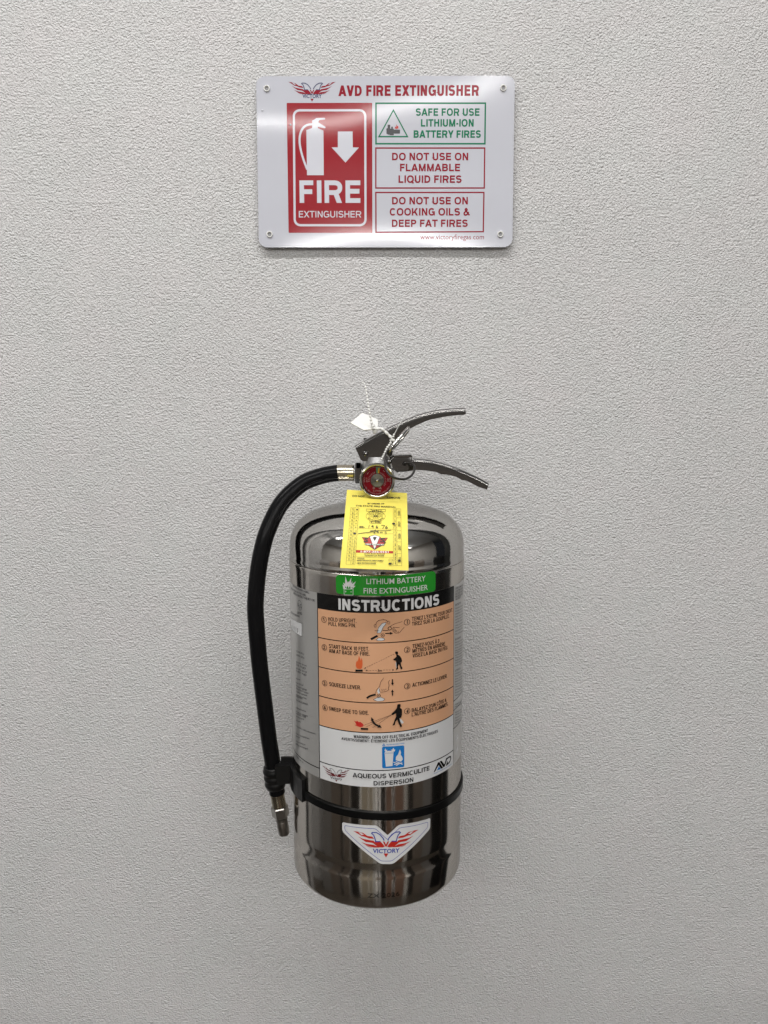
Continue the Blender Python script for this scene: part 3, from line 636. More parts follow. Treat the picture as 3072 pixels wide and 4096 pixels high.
# class A square
bl = mkT(.00026, c5); bl.rrect((890, 450), (1085, 438), (1085, 628), (892, 640), 14); sq = bl.build('class_square', 'lblue', lab)
p = mkT(.00032, c5)
p.poly([(914, 512), (990, 508), (982, 618), (924, 624)]); p.stroke([(912, 508), (992, 504)], 5); p.poly([(914, 498), (945, 486), (966, 486), (992, 494), (992, 500), (914, 504)])
p.poly([(922, 496), (912, 482), (920, 464), (926, 482), (934, 474), (936, 488)]); p.poly([(974, 486), (968, 474), (978, 478), (990, 460), (996, 476), (1006, 474), (1000, 492), (986, 492)])
p.poly([(1010, 566), (1012, 540), (1030, 518), (1046, 474), (1056, 500), (1052, 520), (1064, 536), (1072, 560), (1056, 580), (1030, 576)])
for a, b in (((988, 584), (1040, 604)), ((994, 606), (1066, 590)), ((1010, 578), (1070, 604)), ((1012, 616), (1036, 600))): p.stroke([a, b], 7)
p.build('pictogram', 'lwhite', sq)
p = mkT(.00026, c5); p.text('TRASH\u2022WOOD\u2022PAPER', (927, 440), (1087, 425), 12, .012); p.stroke([(893, 444), (906, 424), (918, 443)], 4, True); p.text('A', (900, 443), (911, 442), 12, .03); p.build('class_lettering', 'lblue', lab)
# brand marks of the lower panel
def A_lab(x, y): u, v = (x - 462) / 573, (y - 140) / 240; return (370 + 240 * u + 18 * v * (u - .3), 615 + u * 58 - 2 * u * u * 10 + 118 * v)
emblem(lambda l: mkT(.00026 + l, c5), A_lab, 'maroon', 'charcoal', lab, 4, 22, white='lwhite', txt='Victory')
p = mkT(.00028, c5)
p.crop = (1700, 2980, .14706)
p.poly([(230, 738), (350, 467), (388, 462), (487, 622), (425, 643), (365, 545), (272, 716)]); p.poly([(395, 445), (448, 422), (520, 528), (572, 352), (610, 335), (530, 585), (490, 602)])
p.stroke([(590, 375), (645, 325), (690, 315), (694, 372), (668, 448), (632, 492), (572, 545)], 50); p.poly([(560, 570), (600, 425), (614, 470), (596, 545)])
p.build('brand_lettering', 'lblack', lab)
p = mkT(.00028, c5); p.poly([(1368, 658), (1386, 622), (1402, 646)]); p.text('AQUEOUS VERMICULITE DISPERSION', (1340, 690), (1496, 604), 8, .01); p.build('brand_accent', 'lblue', lab)
# side panel copy
p = mkT(.00024, cl1)
p.text('EXTINGUISHER LABEL.', (170, 348), (520, 503), 44, .02); p.text('INSTRUCTIONS ON THIS LABEL.', (130, 395), (455, 555), 44, .02); p.text('SERIOUS BODILY INJURY OR', (180, 500), (632, 668), 50, .02)
p.circle((313, 742), 100, 8, 1.12); p.text('U', (275, 760), (298, 768), 85, .02); p.text('L', (303, 800), (325, 808), 70, .02); p.text('C', (327, 790), (352, 798), 85, .02)
p.text('LISTED', (265, 915), (368, 948), 50, .02); p.text('EXTINGUISHER', (130, 900), (318, 1003), 44, .015)
p.stroke([(125, 985), (360, 1127), (360, 1402), (125, 1208)], 7)
p.build('side_lettering', 'charcoal', lab)
p = mkT(.00022, cl1); p.poly([(125, 985), (358, 1127), (358, 1400), (125, 1208)]); p.build('barcode_panel', 'lwhite', lab)
p = mkT(.00026, cl1)
for k, (x, w_) in enumerate(((150, 8), (165, 6), (178, 9), (190, 6), (207, 12), (235, 14), (268, 22))): 
    y = 1130 + (x - 125) * .66; p.stroke([(x, y), (x, y + 92)], w_)
p.build('barcode_bars', 'lblack', lab)
p = mkT(.00024, cl1)
side = [('(1344 kPa)', 405, 1790, 165), ('(4003 kPa)', 412, 1870, 170), ('poids brut', 462, 2035, 220), ('26 kg)', 438, 2085, 200), ('poids brut', 470, 2170, 230), ('1.80 kg)', 455, 2225, 215)]
for t, x, y, w_ in side: p.text(t, (x - w_, y - w_ * .42), (x, y), 42, .01)
p.crop = cl2
for t, x, y, w_ in (('water', 330, 118, 95), ('hose & head', 388, 232, 150), ('Pressure gauge', 468, 330, 228), ('Safety Pin & Tamper', 505, 400, 265), ('visually inspected', 470, 448, 230), ('standards of the', 462, 515, 222),
                    ('National Fire', 372, 512, 130), ('Fire Code of CANADA.', 498, 640, 258), ('equipment must be', 445, 780, 205), ('fire service company', 488, 880, 248), ('with ULC S508', 445, 905, 205), ('for the property', 410, 950, 170),
                    ('to use', 330, 1000, 90), ('in accordance with instructions.', 655, 1250, 418), ('Store at temperature', 520, 1355, 282), ('discharged', 320, 1330, 82), ('after servicing or', 442, 1485, 205), ('when recharged', 488, 1570, 250), ('psi', 275, 1470, 40)):
    p.text(t, (x - w_, y - w_ * .42), (x, y), 40, .008)
p.text('PRESS 04-16', (240, 1715), (390, 1860), 40, .008)
p.crop = cR1
for t, x, y, w_ in (('LIRE LE MANUEL', 665, 1318, 115), ('L\u2019EXTINCTEUR', 665, 1362, 110), ('DE S\u00c9CURIT\u00c9', 665, 1402, 112), ('BLESSURES', 665, 1442, 108), ('PROPRI\u00c9T\u00c9', 665, 1482, 80), ('ENTRETIEN', 663, 1565, 82), ('RECHARGER', 660, 2072, 85)): p.text(t, (x, y), (x + w_, y - w_ * .50), 32, .018)
LIN = ['Inspecter mensuel', 'lorsque expos\u00e9', 'r\u00e9cipient sous', 'doit \u00eatre plein', 'de fonctionner', 'v\u00e9rifier jauge', 'avec scell\u00e9 en', 'l\u2019Association', 'nationale des', 'de pr\u00e9vention']
for k in range(10): p.text(LIN[k], (661, 1610 + k * 42), (661 + 112 - 4 * (k % 3), 1610 + k * 42 - 56), 27, .006)
for k in range(4): p.text(LIN[(k * 3) % 10], (659, 2112 + k * 40), (770, 2056 + k * 40), 27, .006)
p.crop = cR2
for k in range(6): p.text(LIN[(k * 3 + 1) % 10], (659, 50 + k * 38), (768, -6 + k * 38), 27, .006)
p.text('ATTENTION', (658, 322), (735, 280), 32, .018)
for k in range(9): p.text(LIN[(k * 7 + 2) % 10], (657, 358 + k * 40), (766 - 5 * (k % 2), 300 + k * 40), 27, .006)
for y in (812, 845, 930, 965, 1010, 1052, 1090): p.text(LIN[y % 10], (657, y), (757 - y % 13, y - 56), 25, .006)
p.build('small_print', 'charcoal', lab)
for y in (1220, 1395): p = mkT(.00022, cR2); p.poly([(693, y), (714, y + 40), (688, y + 137), (664, y + 90)]); p.build('hazard_diamond', 'lwhite', lab)
p = mkT(.00027, cR2); p.stroke([(676, 1312), (700, 1272)], 8); p.stroke([(689, 1432), (687, 1478)], 9); p.disc((687, 1494), 4); p.build('hazard_symbol', 'charcoal', lab)
# green sticker
gp = mkT(.00034, c4); gp.rrect((487, 86), (1357, 52), (1355, 232), (492, 252), 30, 6); gs = gp.build('battery_sticker', 'lgreen', ext)
p = mkT(.00040, c4); p.text('LITHIUM BATTERY', (755, 165), (1268, 138), 48, .004); p.text('FIRE EXTINGUISHER', (731, 247), (1288, 215), 48, .004)
p.poly([(556, 208), (552, 188), (547, 170), (562, 180), (553, 152), (570, 165), (572, 98), (590, 155), (595, 140), (602, 152), (624, 110), (620, 160), (634, 140), (630, 166), (663, 143), (644, 180), (660, 182), (638, 204), (632, 190), (620, 205), (612, 182), (600, 202), (592, 180), (580, 200), (572, 182), (568, 205)])
p.stroke([(561, 210), (639, 208), (639, 262), (561, 260)], 4, True); p.stroke([(567, 231), (581, 231)], 3.5); p.stroke([(574, 223), (574, 239)], 3.5); p.stroke([(616, 234), (630, 234)], 3.5)
p.poly([(566, 201), (582, 201), (582, 208), (566, 208)]); p.poly([(617, 200), (632, 199), (632, 206), (617, 207)]); p.build('lettering', 'lgrey', gs)
# maker's sticker near the foot
kp = mkT(.00018, c6); kp.poly(rpath([(500, 412), (802, 441), (896, 525), (992, 435), (1268, 376), (1266, 470), (945, 776), (832, 776), (500, 492)], [12, 20, 8, 20, 12, 22, 22, 22, 20], 5)); ks = kp.build('maker_sticker', 'lwhite', ext)
p = mkT(.00026, c6); p.stroke(rpath([(522, 440), (790, 468), (894, 562), (999, 461), (1247, 410), (1244, 458), (935, 750), (838, 750), (524, 482)], [12, 14, 8, 14, 12, 18, 18, 18, 16], 5), 4.5, True); p.build('border_line', 'royal', ks)
def A_st(x, y): u, v = (x - 462) / 573, (y - 140) / 240; return (597 + 570 * u, 488 - 12 * u + 236 * v)
emblem(lambda l: mkT(.00026 + l, c6), A_st, 'flame', 'royal', ks, 9, 40, white='lwhite')

# -- valve, gauge, levers
cv = (1320, 1500, .39783)
def V(x, y, yw): return P3(cv[0] + x * cv[2], cv[1] + y * cv[2], yw)
def VX(x, y): q = V(x, y, AY); return (q.x, 0, q.z)
gc = P3(1509, 1921.5, -.148)
vx = AX + .0006
b = MB().lathe([(.030, ztop - .004), (.030, ztop + .001), (.0265, ztop + .003), (.0185, ztop + .004), (.0185, ztop + .0125), (.017, ztop + .0135), (.0145, ztop + .0145), (.0145, gc.z)], (vx, AY, 0), (0, 0, 1), 48)
valve = b.build('valve_neck', 'castmetal', ext)
zt = P3(1500, 1826, AY).z
mb = MB(); bx = (P3(1452, 1880, AY).x, P3(1570, 1880, AY).x)
mb.lathe([(.0150, gc.z - .004), (.0165, gc.z), (.0165, gc.z + .012), (.0150, gc.z + .016), (.0140, zt)], (vx + .0004, AY, 0), (0, 0, 1), 40)
mb.box(((bx[0] + bx[1]) / 2 + .0015, AY, (gc.z + .0105 + zt) / 2), ((bx[1] - bx[0]) / 2, .0098, (zt - gc.z - .0105) / 2 + .001))
valve_b = mb.build('valve_body', 'castmetal', ext)
# gauge: barrel, bezel, dial, disc, needle
gb = MB().lathe([(.0085, .030), (.0085, .012), (.0150, .010), (.0168, .006), (.0168, -.0005), (.0172, -.001), (.0173, -.0032), (.0168, -.0046), (.0158, -.0050), (.0148, -.0046), (.0142, -.0036), (.0141, -.0012)], (gc.x, gc.y, gc.z), (0, 1, 0), 72, False).build('gauge', 'bezel', ext, 40)
GY = gc.y - .0014
MB().lathe([(.0141, 0), (.0001, -.0001)], (gc.x, GY + .0001, gc.z), (0, 1, 0), 48, False).build('dial', 'gauge_red', gb, 180)
cg = (1380, 1780, .20494)
def S_g(x, z): return Vector((x, GY, z))
def mkG(l):
    p = Print(S_g, lambda x, y: (gc.x + (x - 630) * cg[2] * UPX_G, gc.z - (y - 693) * cg[2] * UPX_G), .01, l); p.upx = UPX_G * cg[2]; p.keepn = True; p.flat = True; return p
UPX_G = (P3(1600, 1921, GY) - P3(1500, 1921, GY)).length / 100
MB().lathe([(.00665, 0), (.0064, -.0004)] + [(.0061 - .00055 * k, -.0004 - (.00022 if k % 2 else 0)) for k in range(10)] + [(.0004, -.0012)], (gc.x + .0001, GY - .0002, gc.z), (0, 1, 0), 40, False).build('spun_disc', 'disc', gb, 20)
p = mkG(.0001); p.poly([(606, 428), (694, 428), (664, 552), (610, 552)]); p.build('dial_window', 'gauge_green', gb)
p = mkG(.00016); p.poly([(645, 446), (678, 446), (670, 545), (640, 545)]); p.build('needle', 'gauge_yellow', gb)
p = mkG(.0002)
def arc(t, r, a0, a1, cap, inward=False):
    n = len(t)
    for i, ch in enumerate(t):
        if ch == ' ': continue
        a = R_(a0 + (a1 - a0) * (i + .5) / n); w_ = abs(R_(a1 - a0)) * r / n * .62; sgn = -1 if inward else 1
        c = Vector((630 + r * sin(a), 693 - r * cos(a))); d = Vector((cos(a), sin(a))) * (w_ / 2) * sgn
        p.text(ch, tuple(c - d), tuple(c + d), cap, .01)
p.upx = UPX_G * cg[2]
arc('RECHARGE', 147, -100, -14, 32); arc('OVERCHARGED', 147, 18, 132, 30); arc('USE WITH WATER BASED AGENTS ONLY', 268, 242, 118, 22, True)
p.text('S.S.TUBE', (552, 908), (705, 908), 26, .01); p.text('D', (546, 860), (586, 860), 42, .02); p.text('UL', (662, 858), (718, 858), 40, .03)
p.text('psi 0', (437, 722), (437, 635), 30, .01); p.text('kPa 0', (392, 725), (392, 632), 26, .01); p.text('300', (826, 650), (826, 712), 30, .01); p.text('2070', (868, 640), (868, 722), 26, .01)
p.stroke([(432, 570), (458, 534)], 12); p.stroke([(744, 495), (778, 522)], 12); p.disc((476, 518), 5); p.disc((776, 455), 5)
p.stroke2([(gc.x + .0133 * cos(t_), gc.z + .0133 * sin(t_)) for t_ in [2 * pi * k / 48 for k in range(48)]], .00016, True)
p.build('dial_lettering', 'gauge_print', gb)
MB().lathe([(.0010, 0), (.0010, -.0008), (.0006, -.0010)], (gc.x, GY - .0012, gc.z), (0, 1, 0), 16).build('needle_pin', 'nickel', gb)

# carrying handle (lower) and squeeze lever (upper): folded sheet
low = [((600, 818), (630, 930)), ((640, 802), (640, 945)), ((662, 800), (668, 967)), ((740, 798), (760, 962)), ((815, 796), (815, 952)), ((826, 832), (832, 948)), ((850, 836), (870, 946)), ((925, 842), (950, 950)),
       ((1010, 853), (1060, 966)), ((1040, 860), (1112, 990)), ((1130, 884), (1160, 992)), ((1200, 905), (1205, 1000)), ((1290, 936), (1262, 1016)), ((1350, 962), (1312, 1045)), ((1400, 985), (1360, 1052)),
       ((1470, 1018), (1410, 1078)), ((1530, 1050), (1475, 1112)), ((1572, 1073), (1545, 1134)), ((1583, 1084), (1562, 1142))]
hd = MB().channel([(VX(*a), VX(*b_)) for a, b_ in low], AY, .0115, .0016, .0026).build('carry_handle', 'stamped', ext, 40)
mb = MB(); mb.box(((VX(640, 0)[0] + VX(826, 0)[0]) / 2, AY, V(700, 799, AY).z - .0012), ((VX(826, 0)[0] - VX(640, 0)[0]) / 2, .0136, .0009)); mb.build('handle_plate', 'stamped', ext)
up = [((250, 710), (312, 845)), ((262, 704), (330, 858)), ((330, 664), (380, 858)), ((400, 626), (450, 848)), ((470, 588), (535, 832)), ((540, 553), (600, 812)), ((585, 532), (632, 770)), ((622, 512), (640, 690)),
      ((660, 494), (664, 640)), ((700, 474), (712, 600)), ((770, 440), (782, 548)), ((850, 410), (862, 506)), ((930, 385), (940, 470)), ((1000, 366), (1006, 446)), ((1100, 347), (1105, 426)), ((1200, 337), (1204, 410)), ((1290, 333), (1292, 402)), ((1340, 333), (1334, 400)), ((1356, 338), (1354, 392))]
lv = MB().channel([(VX(*a), VX(*b_)) for a, b_ in up], AY, .0108, .0015, .0026).build('squeeze_lever', 'stamped', ext, 40)
for x, y, r, yw in ((357, 789, .0029, AY - .0108), (597, 868, .0026, AY - .0120)):
    c = V(x, y, yw); MB().lathe([(r, .0002), (r, -.0004), (r * .85, -.0011), (r * .5, -.0017), (.0001, -.0019)], c, (0, 1, 0), 24).build('rivet', 'stamped', lv if x == 357 else hd, 60)
MB().lathe([(.0012, -.0004), (.0021, -.0004), (.0021, -.0001)], V(748, 893, AY - .0121), (0, 1, 0), 16, False).build('wire_hole', 'lblack', hd, 0)
# pull pin with its ring
a_, b_ = V(597, 775, -.128), V(788, 540, -.122)
ctr = (a_ + b_) / 2; L = (a_ - b_) / 2; side = Vector((.0040, .0115, .0024))
ring = MB().tube([ctr + L * cos(2 * pi * k / 40) + side * sin(2 * pi * k / 40) for k in range(40)], .0017, 14, True).build('pull_ring', 'chrome', ext, 180)
pin = MB().tube([V(585, 800, -.134), V(600, 795, -.126), V(610, 790, -.09)], .0022, 14).build('safety_pin', 'castmetal', ext)
MB().tube(spline([V(575, 770, -.134), V(592, 752, -.136), V(612, 770, -.135), V(610, 800, -.134), V(588, 815, -.134)], 4), .0013, 10).build('pin_loop', 'wire', ext, 180)
# black tether wire looped from the pin to the handle
lp = [V(590, 800, -.134), (573, 775, -.137), (558, 808, -.146), (553, 870, -.156), (563, 945, -.166), (600, 1005, -.170), (670, 1040, -.169), (750, 1046, -.162), (812, 1018, -.153), (848, 960, -.144), (845, 915, -.138), (815, 890, -.134), (775, 886, -.130), (748, 893, -.121)]
MB().tube(spline([lp[0]] + [V(*q) for q in lp[1:]], 7), .00115, 10).build('tether_wire', 'wire', ext, 180)

# -- hose
hp = [(1352, 1892, AY), (1320, 1896, AY), (1285, 1904, AY), (1220, 1928, AY - .003), (1160.7, 1974, AY - .008), (1120, 2022, AY - .012), (1087.5, 2082, AY - .016), (1060, 2152.5, AY - .020), (1041, 2234, AY - .022), (1029, 2315, AY - .023), (1022.5, 2397, AY - .024), (1022, 2450, AY - .024),
      (1028, 2540, AY - .024), (1037, 2644, AY - .022), (1048, 2739, AY - .020), (1060, 2834, AY - .018), (1076, 2960, AY - .014), (1087.5, 3031, AY - .012), (1097, 3099, AY - .010), (1109, 3170, AY - .008)]
hpts = [P3(*q) for q in hp]
MB().tube(spline(hpts, 6), .00845, 28).build('hose', 'hose', ext, 60)
e0 = P3(1351, 1891.5, AY)
MB().lathe([(.0070, -.0006), (.0082, -.0004), (.0084, .0004), (.0084, .0155), (.0082, .0163), (.0074, .0167), (.0070, .0168)], e0, (1, 0, .0), 40).build('ferrule', 'nickel', ext, 40)
def hexnut(o, ax, r, l, rot=0):
    a = Vector(ax).normalized(); u = Vector((0, 1, 0)); u = (u - a * u.dot(a)).normalized(); w = a.cross(u); v = []; f = []
    for d, rr in ((0, r * .93), (r * .12, r), (l - r * .12, r), (l, r * .93)):
        for k in range(6): t = pi / 3 * k + rot; v.append(Vector(o) + a * d + (u * cos(t) + w * sin(t)) * rr)
    for i in range(3):
        for k in range(6): k2 = (k + 1) % 6; f.append((i * 6 + k, i * 6 + k2, i * 6 + 6 + k2, i * 6 + 6 + k))
    return MB().add(v, f + [(5, 4, 3, 2, 1, 0), tuple(range(18, 24))])
hexnut(e0 + Vector((.0176, 0, -.0002)), (1, 0, 0), .0106, .0066, .5).build('hex_nut', 'stamped', ext, 0)
mb = MB().lathe([(.0060, .016), (.0060, .0185)], e0, (1, 0, 0), 24); mb.lathe([(.0064, .024), (.0064, .036)], e0, (1, 0, 0), 24); mb.build('hose_union', 'castmetal', ext)
n0, n1 = P3(1108, 3172, AY - .008), P3(1136.5, 3334, AY - .003); na = (n1 - n0); nl = na.length; na.normalize()
MB().lathe([(.0066, -.001), (.0076, -.0004), (.0077, .0010), (.0075, .0012), (.0075, .0133), (.0077, .0138), (.0074, .0150), (.0060, .0153)], n0, na, 40).build('nozzle_ferrule', 'nickel', ext, 40)
hexnut(n0 + na * .0153, na, .0092, .0125, .35).build('nozzle_nut', 'caststeel', ext, 0)
MB().lathe([(.0050, .0276), (.0050, .0296), (.0064, .0302), (.0066, .0318), (.0064, .0330), (.0057, .0334), (.0062, .0346), (.0062, nl - .001), (.0056, nl), (.0035, nl), (.0034, nl - .006)], n0, na, 40, False).build('nozzle', 'caststeel', ext, 40)

# -- strap round the tank and the hose clip it carries
qa, qb, qc = (1213, 3170), (1530, 3263), (1846, 3132)
pa, pb = [S_tank(*oncyl(*q)) for q in (qa, qb)]; pc = S_tank(*oncyl(1843, 3134))
nrm = (pb - pa).cross(pc - pa).normalized(); nrm = nrm if nrm.z > 0 else -nrm
def strap_z(t):
    x, y = AX + RT * sin(t), AY - RT * cos(t); return pb.z - ((x - pb.x) * nrm.x + (y - pb.y) * nrm.y) / nrm.z
v = []; f = []; NS = 120; ring_ = [(.0003, -.0040), (.0017, -.0040), (.0022, -.0035), (.0022, .0035), (.0017, .0040), (.0003, .0040)]
for k in range(NS):
    t = 2 * pi * k / NS; z = strap_z(t)
    for dr, dz in ring_: v.append((AX + (RT + dr) * sin(t), AY - (RT + dr) * cos(t), z + dz))
m_ = len(ring_)
for k in range(NS):
    for j in range(m_): k2 = (k + 1) % NS; j2 = (j + 1) % m_; f.append((k * m_ + j, k2 * m_ + j, k2 * m_ + j2, k * m_ + j2))
MB().add(v, f).build('strap', 'strap', ext, 40)
mb = MB(); ca, cb = P3(1092, 3062, AY - .011), P3(1104, 3150, AY - .0095); cax = (cb - ca); cl = cax.length; cax.normalize()
mb.lathe([(.0090, 0), (.0100, .0004), (.0104, .0015)] + [(.0104 + .0011 * sin(pi * ((k % 6) / 6)) , .0018 + k * (cl - .004) / 18) for k in range(19)] + [(.0100, cl - .0006), (.0090, cl)], ca, cax, 32)
clip = mb.build('hose_clip', 'plastic', ext, 50)
mb = MB(); c1 = P3(1150, 3088, AY - .018)
mb.box(c1, (.0115, .0065, .0100), Matrix.Rotation(-.10, 3, 'Y')); mb.build('clip_block', 'plastic', clip)
ta = -1.16
mb = MB(); zc_ = strap_z(ta)
for k in range(4):
    t0 = -1.34 + k * .105; v = []
    for t in (t0, t0 + .106):
        for dr in (.0002, .0040):
            for dz in (-.0115, .0120): v.append((AX + (RT + dr) * sin(t), AY - (RT + dr) * cos(t), zc_ + dz + .004))
    mb.add(v, [(0, 1, 3, 2), (4, 6, 7, 5), (0, 4, 5, 1), (2, 3, 7, 6), (1, 5, 7, 3), (0, 2, 6, 4)])
mb.build('clip_saddle', 'plastic', clip, 0)
mb = MB().box(P3(1147, 3042, AY - .016), (.0060, .0012, .0042)); mb.build('clip_tab', 'plastic', clip)
MB().box(P3(1171, 3052, AY - .020), (.0009, .0012, .0060)).build('clip_tongue', 'plastic', clip)
# -- hanger on the wall behind the valve
mb = MB().box((AX, -.0012, gc.z - .010), (.016, .0012, .045)); mb.box((AX, -.044, gc.z - .010), (.011, .042, .0016)); hk = mb.build('wall_hook', 'stamped', ext)

# ------------------------------------------------------------------ the yellow card
tg_y = [(-.02, -.118), (0, -.128), (.10, -.152), (.20, -.176), (.32, -.194), (.45, -.204), (.6, -.211), (.8, -.2185), (1, -.2255), (1.05, -.227)]
def tag_y(t):
    for (a, p_), (b_, q_) in zip(tg_y, tg_y[1:]):
        if t <= b_ or b_ == 1.05:
            s = (t - a) / (b_ - a); s = max(s, 0); return p_ + (q_ - p_) * s
def tag_ys(t): return sum(tag_y(min(max(t + d, -.02), 1.05)) for d in (-.06, -.03, 0, .03, .06)) / 5
def S_tag(a, b):
    yt = 1959 + (a - 1388) * 13 / 240; yb = 2272 + (a - 1360) * 10 / 274; t = (b - yt) / (yb - yt)
    return P3(a, b, tag_ys(t) - .0030 * sin((a - 1360) / 274 * pi) * t + .0010 * sin(t * 7))
def mkY(l, crop=(1340, 1900, .19289)):
    p = Print(S_tag, lambda x, y: (x, y), 9, l, .5); p.both = True; p.flip = True; p.crop = crop; return p
p = mkY(0, None); p.poly([(1388, 1959), (1628, 1972), (1634, 2282), (1360, 2272)])
card = p.build('inspection_tag', 'tag', None, thick=.0004)
tag(card, 'yellow fire marshal inspection card hanging from the gauge in front of the steel dome', 'tag')
T = mkY(.00012)
T.text('DO NOT', (361, 455), (615, 466), 36, .03); T.text('REMOVE', (1073, 486), (1348, 496), 36, .03); T.text('BY ORDER OF', (676, 608), (1022, 612), 26, .04); T.text('THE STATE FIRE MARSHAL', (427, 655), (1268, 684), 32, .025)
T.text('Type B-C-D', (735, 742), (975, 752), 26, .01); T.stroke([(652, 706), (1046, 718), (1044, 764), (650, 752)], 6, True)
for r, w_ in ((198, 5), (140, 5), (92, 4)):
    T.stroke([(843 + r * cos(2 * pi * k / 32), 858 + r * .57 * sin(2 * pi * k / 32)) for k in range(32)], w_, True)
def arc2(t, r, a0, a1, cap, inward=False, bold=.02):
    for i, ch in enumerate(t):
        if ch == ' ': continue
        a = R_(a0 + (a1 - a0) * (i + .5) / len(t)); sg = -1 if inward else 1; w_ = abs(R_(a1 - a0)) * r / len(t) * .62
        c = Vector((843 + r * sin(a), 858 - .57 * r * cos(a))); d = Vector((cos(a), .57 * sin(a))) * w_ / 2 * sg; T.text(ch, tuple(c - d), tuple(c + d), cap, bold)
arc2('REGISTERED', 160, -72, 72, 30); arc2('FIRE EXTINGUISHER', 182, 250, 110, 22, True); arc2('STATE OF CALIFORNIA', 104, -110, 110, 20)
for k in range(8): a = pi / 4 * k; T.stroke([(843 + 12 * cos(a), 858 + 7 * sin(a)), (843 + 74 * cos(a), 858 + 42 * sin(a))], 9)
T.stroke([(722, 962), (956, 966), (954, 1010), (724, 1004)], 6, True); T.text('E - 2390', (748, 998), (938, 1000), 26, .02)
T.text('EE-', (508, 1100), (620, 1102), 34, .035)
for q in ([(712, 1040), (700, 1108)], [(796, 1062), (770, 1056), (758, 1074), (780, 1080), (798, 1060), (788, 1112)], [(876, 1046), (850, 1080), (856, 1108), (884, 1104), (888, 1082), (858, 1086)], [(960, 1048), (1030, 1052), (985, 1118)], [(1082, 1058), (1046, 1090), (1052, 1118), (1084, 1112), (1086, 1090), (1054, 1096)],
          [(482, 1222), (600, 1202), (740, 1188), (900, 1180)], [(728, 1160), (900, 1160), (1100, 1158), (1168, 1146)], [(690, 1196), (800, 1160), (850, 1144)], [(820, 1186), (806, 1208), (836, 1206)], [(900, 1150), (870, 1206), (890, 1186), (910, 1206)], [(930, 1186), (950, 1206), (976, 1186), (990, 1204)], [(1060, 1180), (1030, 1190), (1060, 1196), (1062, 1222), (1030, 1226)]):
    T.stroke(q, 10)
for q in ([(470, 1112), (1205, 1130)], [(480, 1218), (1200, 1222)], [(433, 1698), (1208, 1712)]): T.stroke(q, 3)
X = lambda i, t: {0: (328 - 98 * t), 1: (414 - 86 * t), 2: (496 - 80 * t)}[i]
YT = lambda i: (686, 688, 690)[i]
for i in range(3): T.stroke([(X(i, 0), YT(i)), (X(i, 1), 1856)], 4)
for k in range(17):
    t = k / 16; T.stroke([(X(0, t), 686 + 1170 * t), (X(2, t), 690 + 1168 * t)], 3)
    if k < 16:
        y = 690 + 1170 * (k + .5) / 16; tt = (k + .5) / 16; n = str(k + 1); x = (X(1, tt) + X(2, tt)) / 2; h_ = 11 * len(n)
        if n != '8': T.text(n, (x - 12, y - h_), (x - 12, y + h_), 34, .008)
        else: T.poly2([(1340 + (410 + 30 * cos(a)) * .19289, 1900 + (1219 + 20 * sin(a)) * .19289) for a in [2 * pi * j / 14 for j in range(14)]])
        if k < 15: n = str(k + 17); x = (X(0, tt) + X(1, tt)) / 2; T.text(n, (x - 12, y - 20), (x - 12, y + 20), 34, .008)
for q in ([(1206, 716), (1208, 1880)], [(1276, 718), (1288, 1882)], [(1362, 720), (1382, 1888)], [(1206, 716), (1362, 720)], [(1208, 1880), (1382, 1888)]): T.stroke(q, 4)
for k, mth in enumerate(('DEC', 'NOV', 'OCT', 'SEP', 'AUG', 'JUL', 'JUN', 'MAY', 'APR', 'MAR', 'FEB', 'JAN')):
    y = 716 + 1164 * (k + .5) / 12; x = 1256 + 10 * k / 12; T.text(mth, (x, y + 32), (x, y - 30), 28, .006)
    if k: T.stroke([(1207, 716 + 97 * k), (1280, 718 + 97 * k)], 3)
for k, yr in enumerate(('2030', '2029', '2028', '2027', '2026')):
    y = (812, 1032, 1278, 1514, 1760)[k]; T.text(yr, (1350 + 3 * k, y + 52), (1348 + 3 * k, y - 52), 46, .012)
    if k: y = (0, 905, 1162, 1395, 1636)[k]; T.stroke([(1280, y), (1372, y + 2)], 4)
for cx, cy, rx, ry in ((1213, 1024, 32, 18), (1140, 1842, 34, 20), (1326, 1782, 26, 26)): T.poly2([(1340 + (cx + rx * cos(a)) * .19289, 1900 + (cy + ry * sin(a)) * .19289) for a in [2 * pi * j / 14 for j in range(14)]])
T.text('6154 Aura Avenue', (612, 1648), (1030, 1656), 26, .022); T.text('Tarzana CA 91335', (612, 1690), (1016, 1694), 28, .018)
T.text('ANNUAL', (462, 1744), (618, 1746), 26, .025); T.text('MAINTENANCE PERFORMED', (460, 1788), (1006, 1798), 26, .025); T.text('NEW EXTINGUISHER', (457, 1848), (852, 1852), 26, .03)
for y in (1748, 1830): T.stroke([(1116, y), (1186, y + 2), (1186, y + 44), (1116, y + 42)], 5, True)
T.build('lettering', 'tagblack', card)
p = mkY(.0001); p.poly([(440, 1556), (1206, 1578), (1204, 1628), (434, 1610)]); p.build('phone_band', 'tagred', card)
p = mkY(.00022); p.text('1-877-256-0161', (533, 1606), (1112, 1614), 34, .04); p.build('phone_lettering', 'tagwhite', card)
p = mkY(.0002); p.poly([(554, 1288), (690, 1300), (714, 1268), (826, 1242), (930, 1276), (955, 1306), (1098, 1302), (1034, 1396), (1066, 1400), (1020, 1440), (820, 1552), (640, 1428), (582, 1384), (612, 1380)]); p.build('crest_outline', 'tagblack', card)
p = mkY(.0003); p.poly([(570, 1298), (690, 1312), (722, 1290), (806, 1526), (650, 1420), (612, 1394)]); p.poly([(1084, 1312), (958, 1318), (930, 1296), (838, 1526), (1000, 1430), (1030, 1396)]); p.build('crest', 'tagred', card)
p = mkY(.00042); p.poly([(722, 1282), (826, 1254), (926, 1284), (822, 1540)]); p.build('crest_vee', 'tagwhite', card)
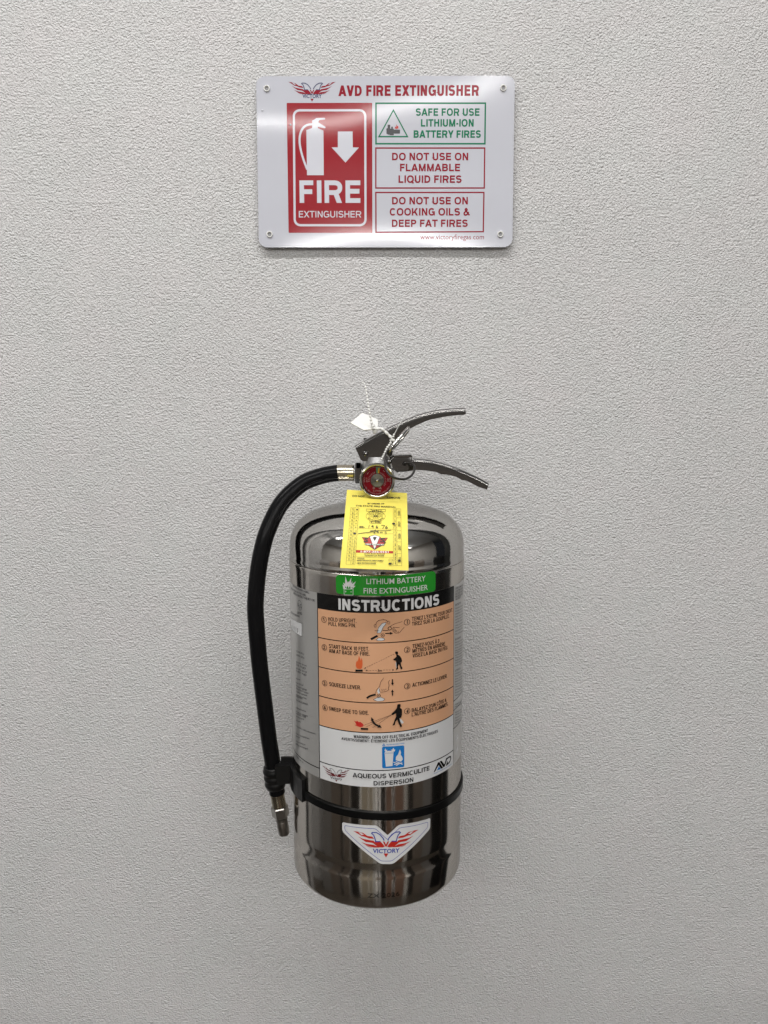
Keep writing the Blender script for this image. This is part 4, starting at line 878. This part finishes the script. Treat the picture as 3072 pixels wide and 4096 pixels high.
p = mkY(.00054); p.poly([(780, 1300), (828, 1286), (868, 1300), (822, 1372)]); p.text('S', (600, 1388), (688, 1394), 78, .035); p.text('S', (930, 1394), (1044, 1398), 78, .035)
p.poly([(612, 1440), (640, 1424), (1010, 1436), (1030, 1450), (1010, 1468), (640, 1458)]); p.build('crest_lettering', 'tagblack', card)
p = mkY(.00068); p.text('FIRE SERVICES', (636, 1452), (1010, 1462), 24, .03); p.build('crest_banner_lettering', 'tagwhite', card)

# ------------------------------------------------------------------ the tamper seal
seal = empty('tamper_seal', V(650, 660, -.130), 'white plastic tamper seal with flag and beaded tail tied round the pull pin', 'tamper seal')
fl = [V(x, y, -.118 - .018 * (y - 383) / 174) for x, y in ((208, 485), (325, 383), (430, 430), (480, 450), (482, 520), (440, 548), (340, 557), (226, 497))]
nf = Vector((-.05, -.75, .65)).normalized() * .0007
n_ = len(fl); MB().add([q + nf for q in fl] + [q - nf for q in fl], [tuple(range(n_)), tuple(range(n_, 2 * n_))[::-1]] + [(i, (i + 1) % n_, n_ + (i + 1) % n_, n_ + i) for i in range(n_)]).build('flag', 'white_plastic', seal, 0)
def beads(name, pts, r0, r1, pitch, m='white_plastic', amp=.55):
    c = spline(pts, 14); out = []; rr = []; d = 0
    for i, q in enumerate(c):
        if i: d += (c[i] - c[i - 1]).length
        t = i / (len(c) - 1); out.append(q); rr.append((r0 + (r1 - r0) * t) * (1 + (amp * sin(2 * pi * d / pitch) if amp else 0)))
    return MB().tube(out, rr, 8).build(name, m, seal, 180)
beads('beaded_tail', [V(432, 520, -.136), V(415, 470, -.137), V(395, 360, -.137), V(378, 250, -.136), V(362, 150, -.134), V(350, 95, -.133)], .00105, .00062, .0032)
beads('tail_tip', [V(350, 95, -.133), V(340, 82, -.132), V(320, 70, -.130)], .0005, .0003, .004, amp=0)
beads('neck_strap', [V(420, 530, -.135), V(470, 540, -.136), V(518, 540, -.136), V(560, 575, -.136), V(600, 612, -.136), V(632, 650, -.136), V(655, 665, -.134)], .00135, .00125, .0050, amp=.22)
beads('hanging_tail', [V(612, 650, -.137), V(606, 690, -.138), V(575, 730, -.139), V(548, 790, -.140), V(522, 840, -.141), V(512, 864, -.141)], .00095, .00085, .0026)
beads('filament', [V(636, 618, -.137), V(660, 570, -.137), V(700, 495, -.136), V(750, 410, -.134), V(798, 335, -.131)], .00045, .00022, .004, 'clear_plastic', 0)
beads('side_barbs', [V(634, 625, -.137), V(645, 592, -.137)], .0009, .0007, .0022)
MB().lathe([(.0001, -.0026), (.0020, -.0018), (.0027, 0), (.0024, .0016), (.0012, .0028), (.0001, .003)], V(452, 566, -.131), (0, 0, 1), 18).build('locking_knob', 'white_plastic', seal, 180)
MB().lathe([(.0001, -.0022), (.0016, -.0016), (.0022, 0), (.0016, .0016), (.0001, .0022)], V(430, 512, -.1345), (0, 1, 0), 18).build('tail_boss', 'white_plastic', seal, 180)
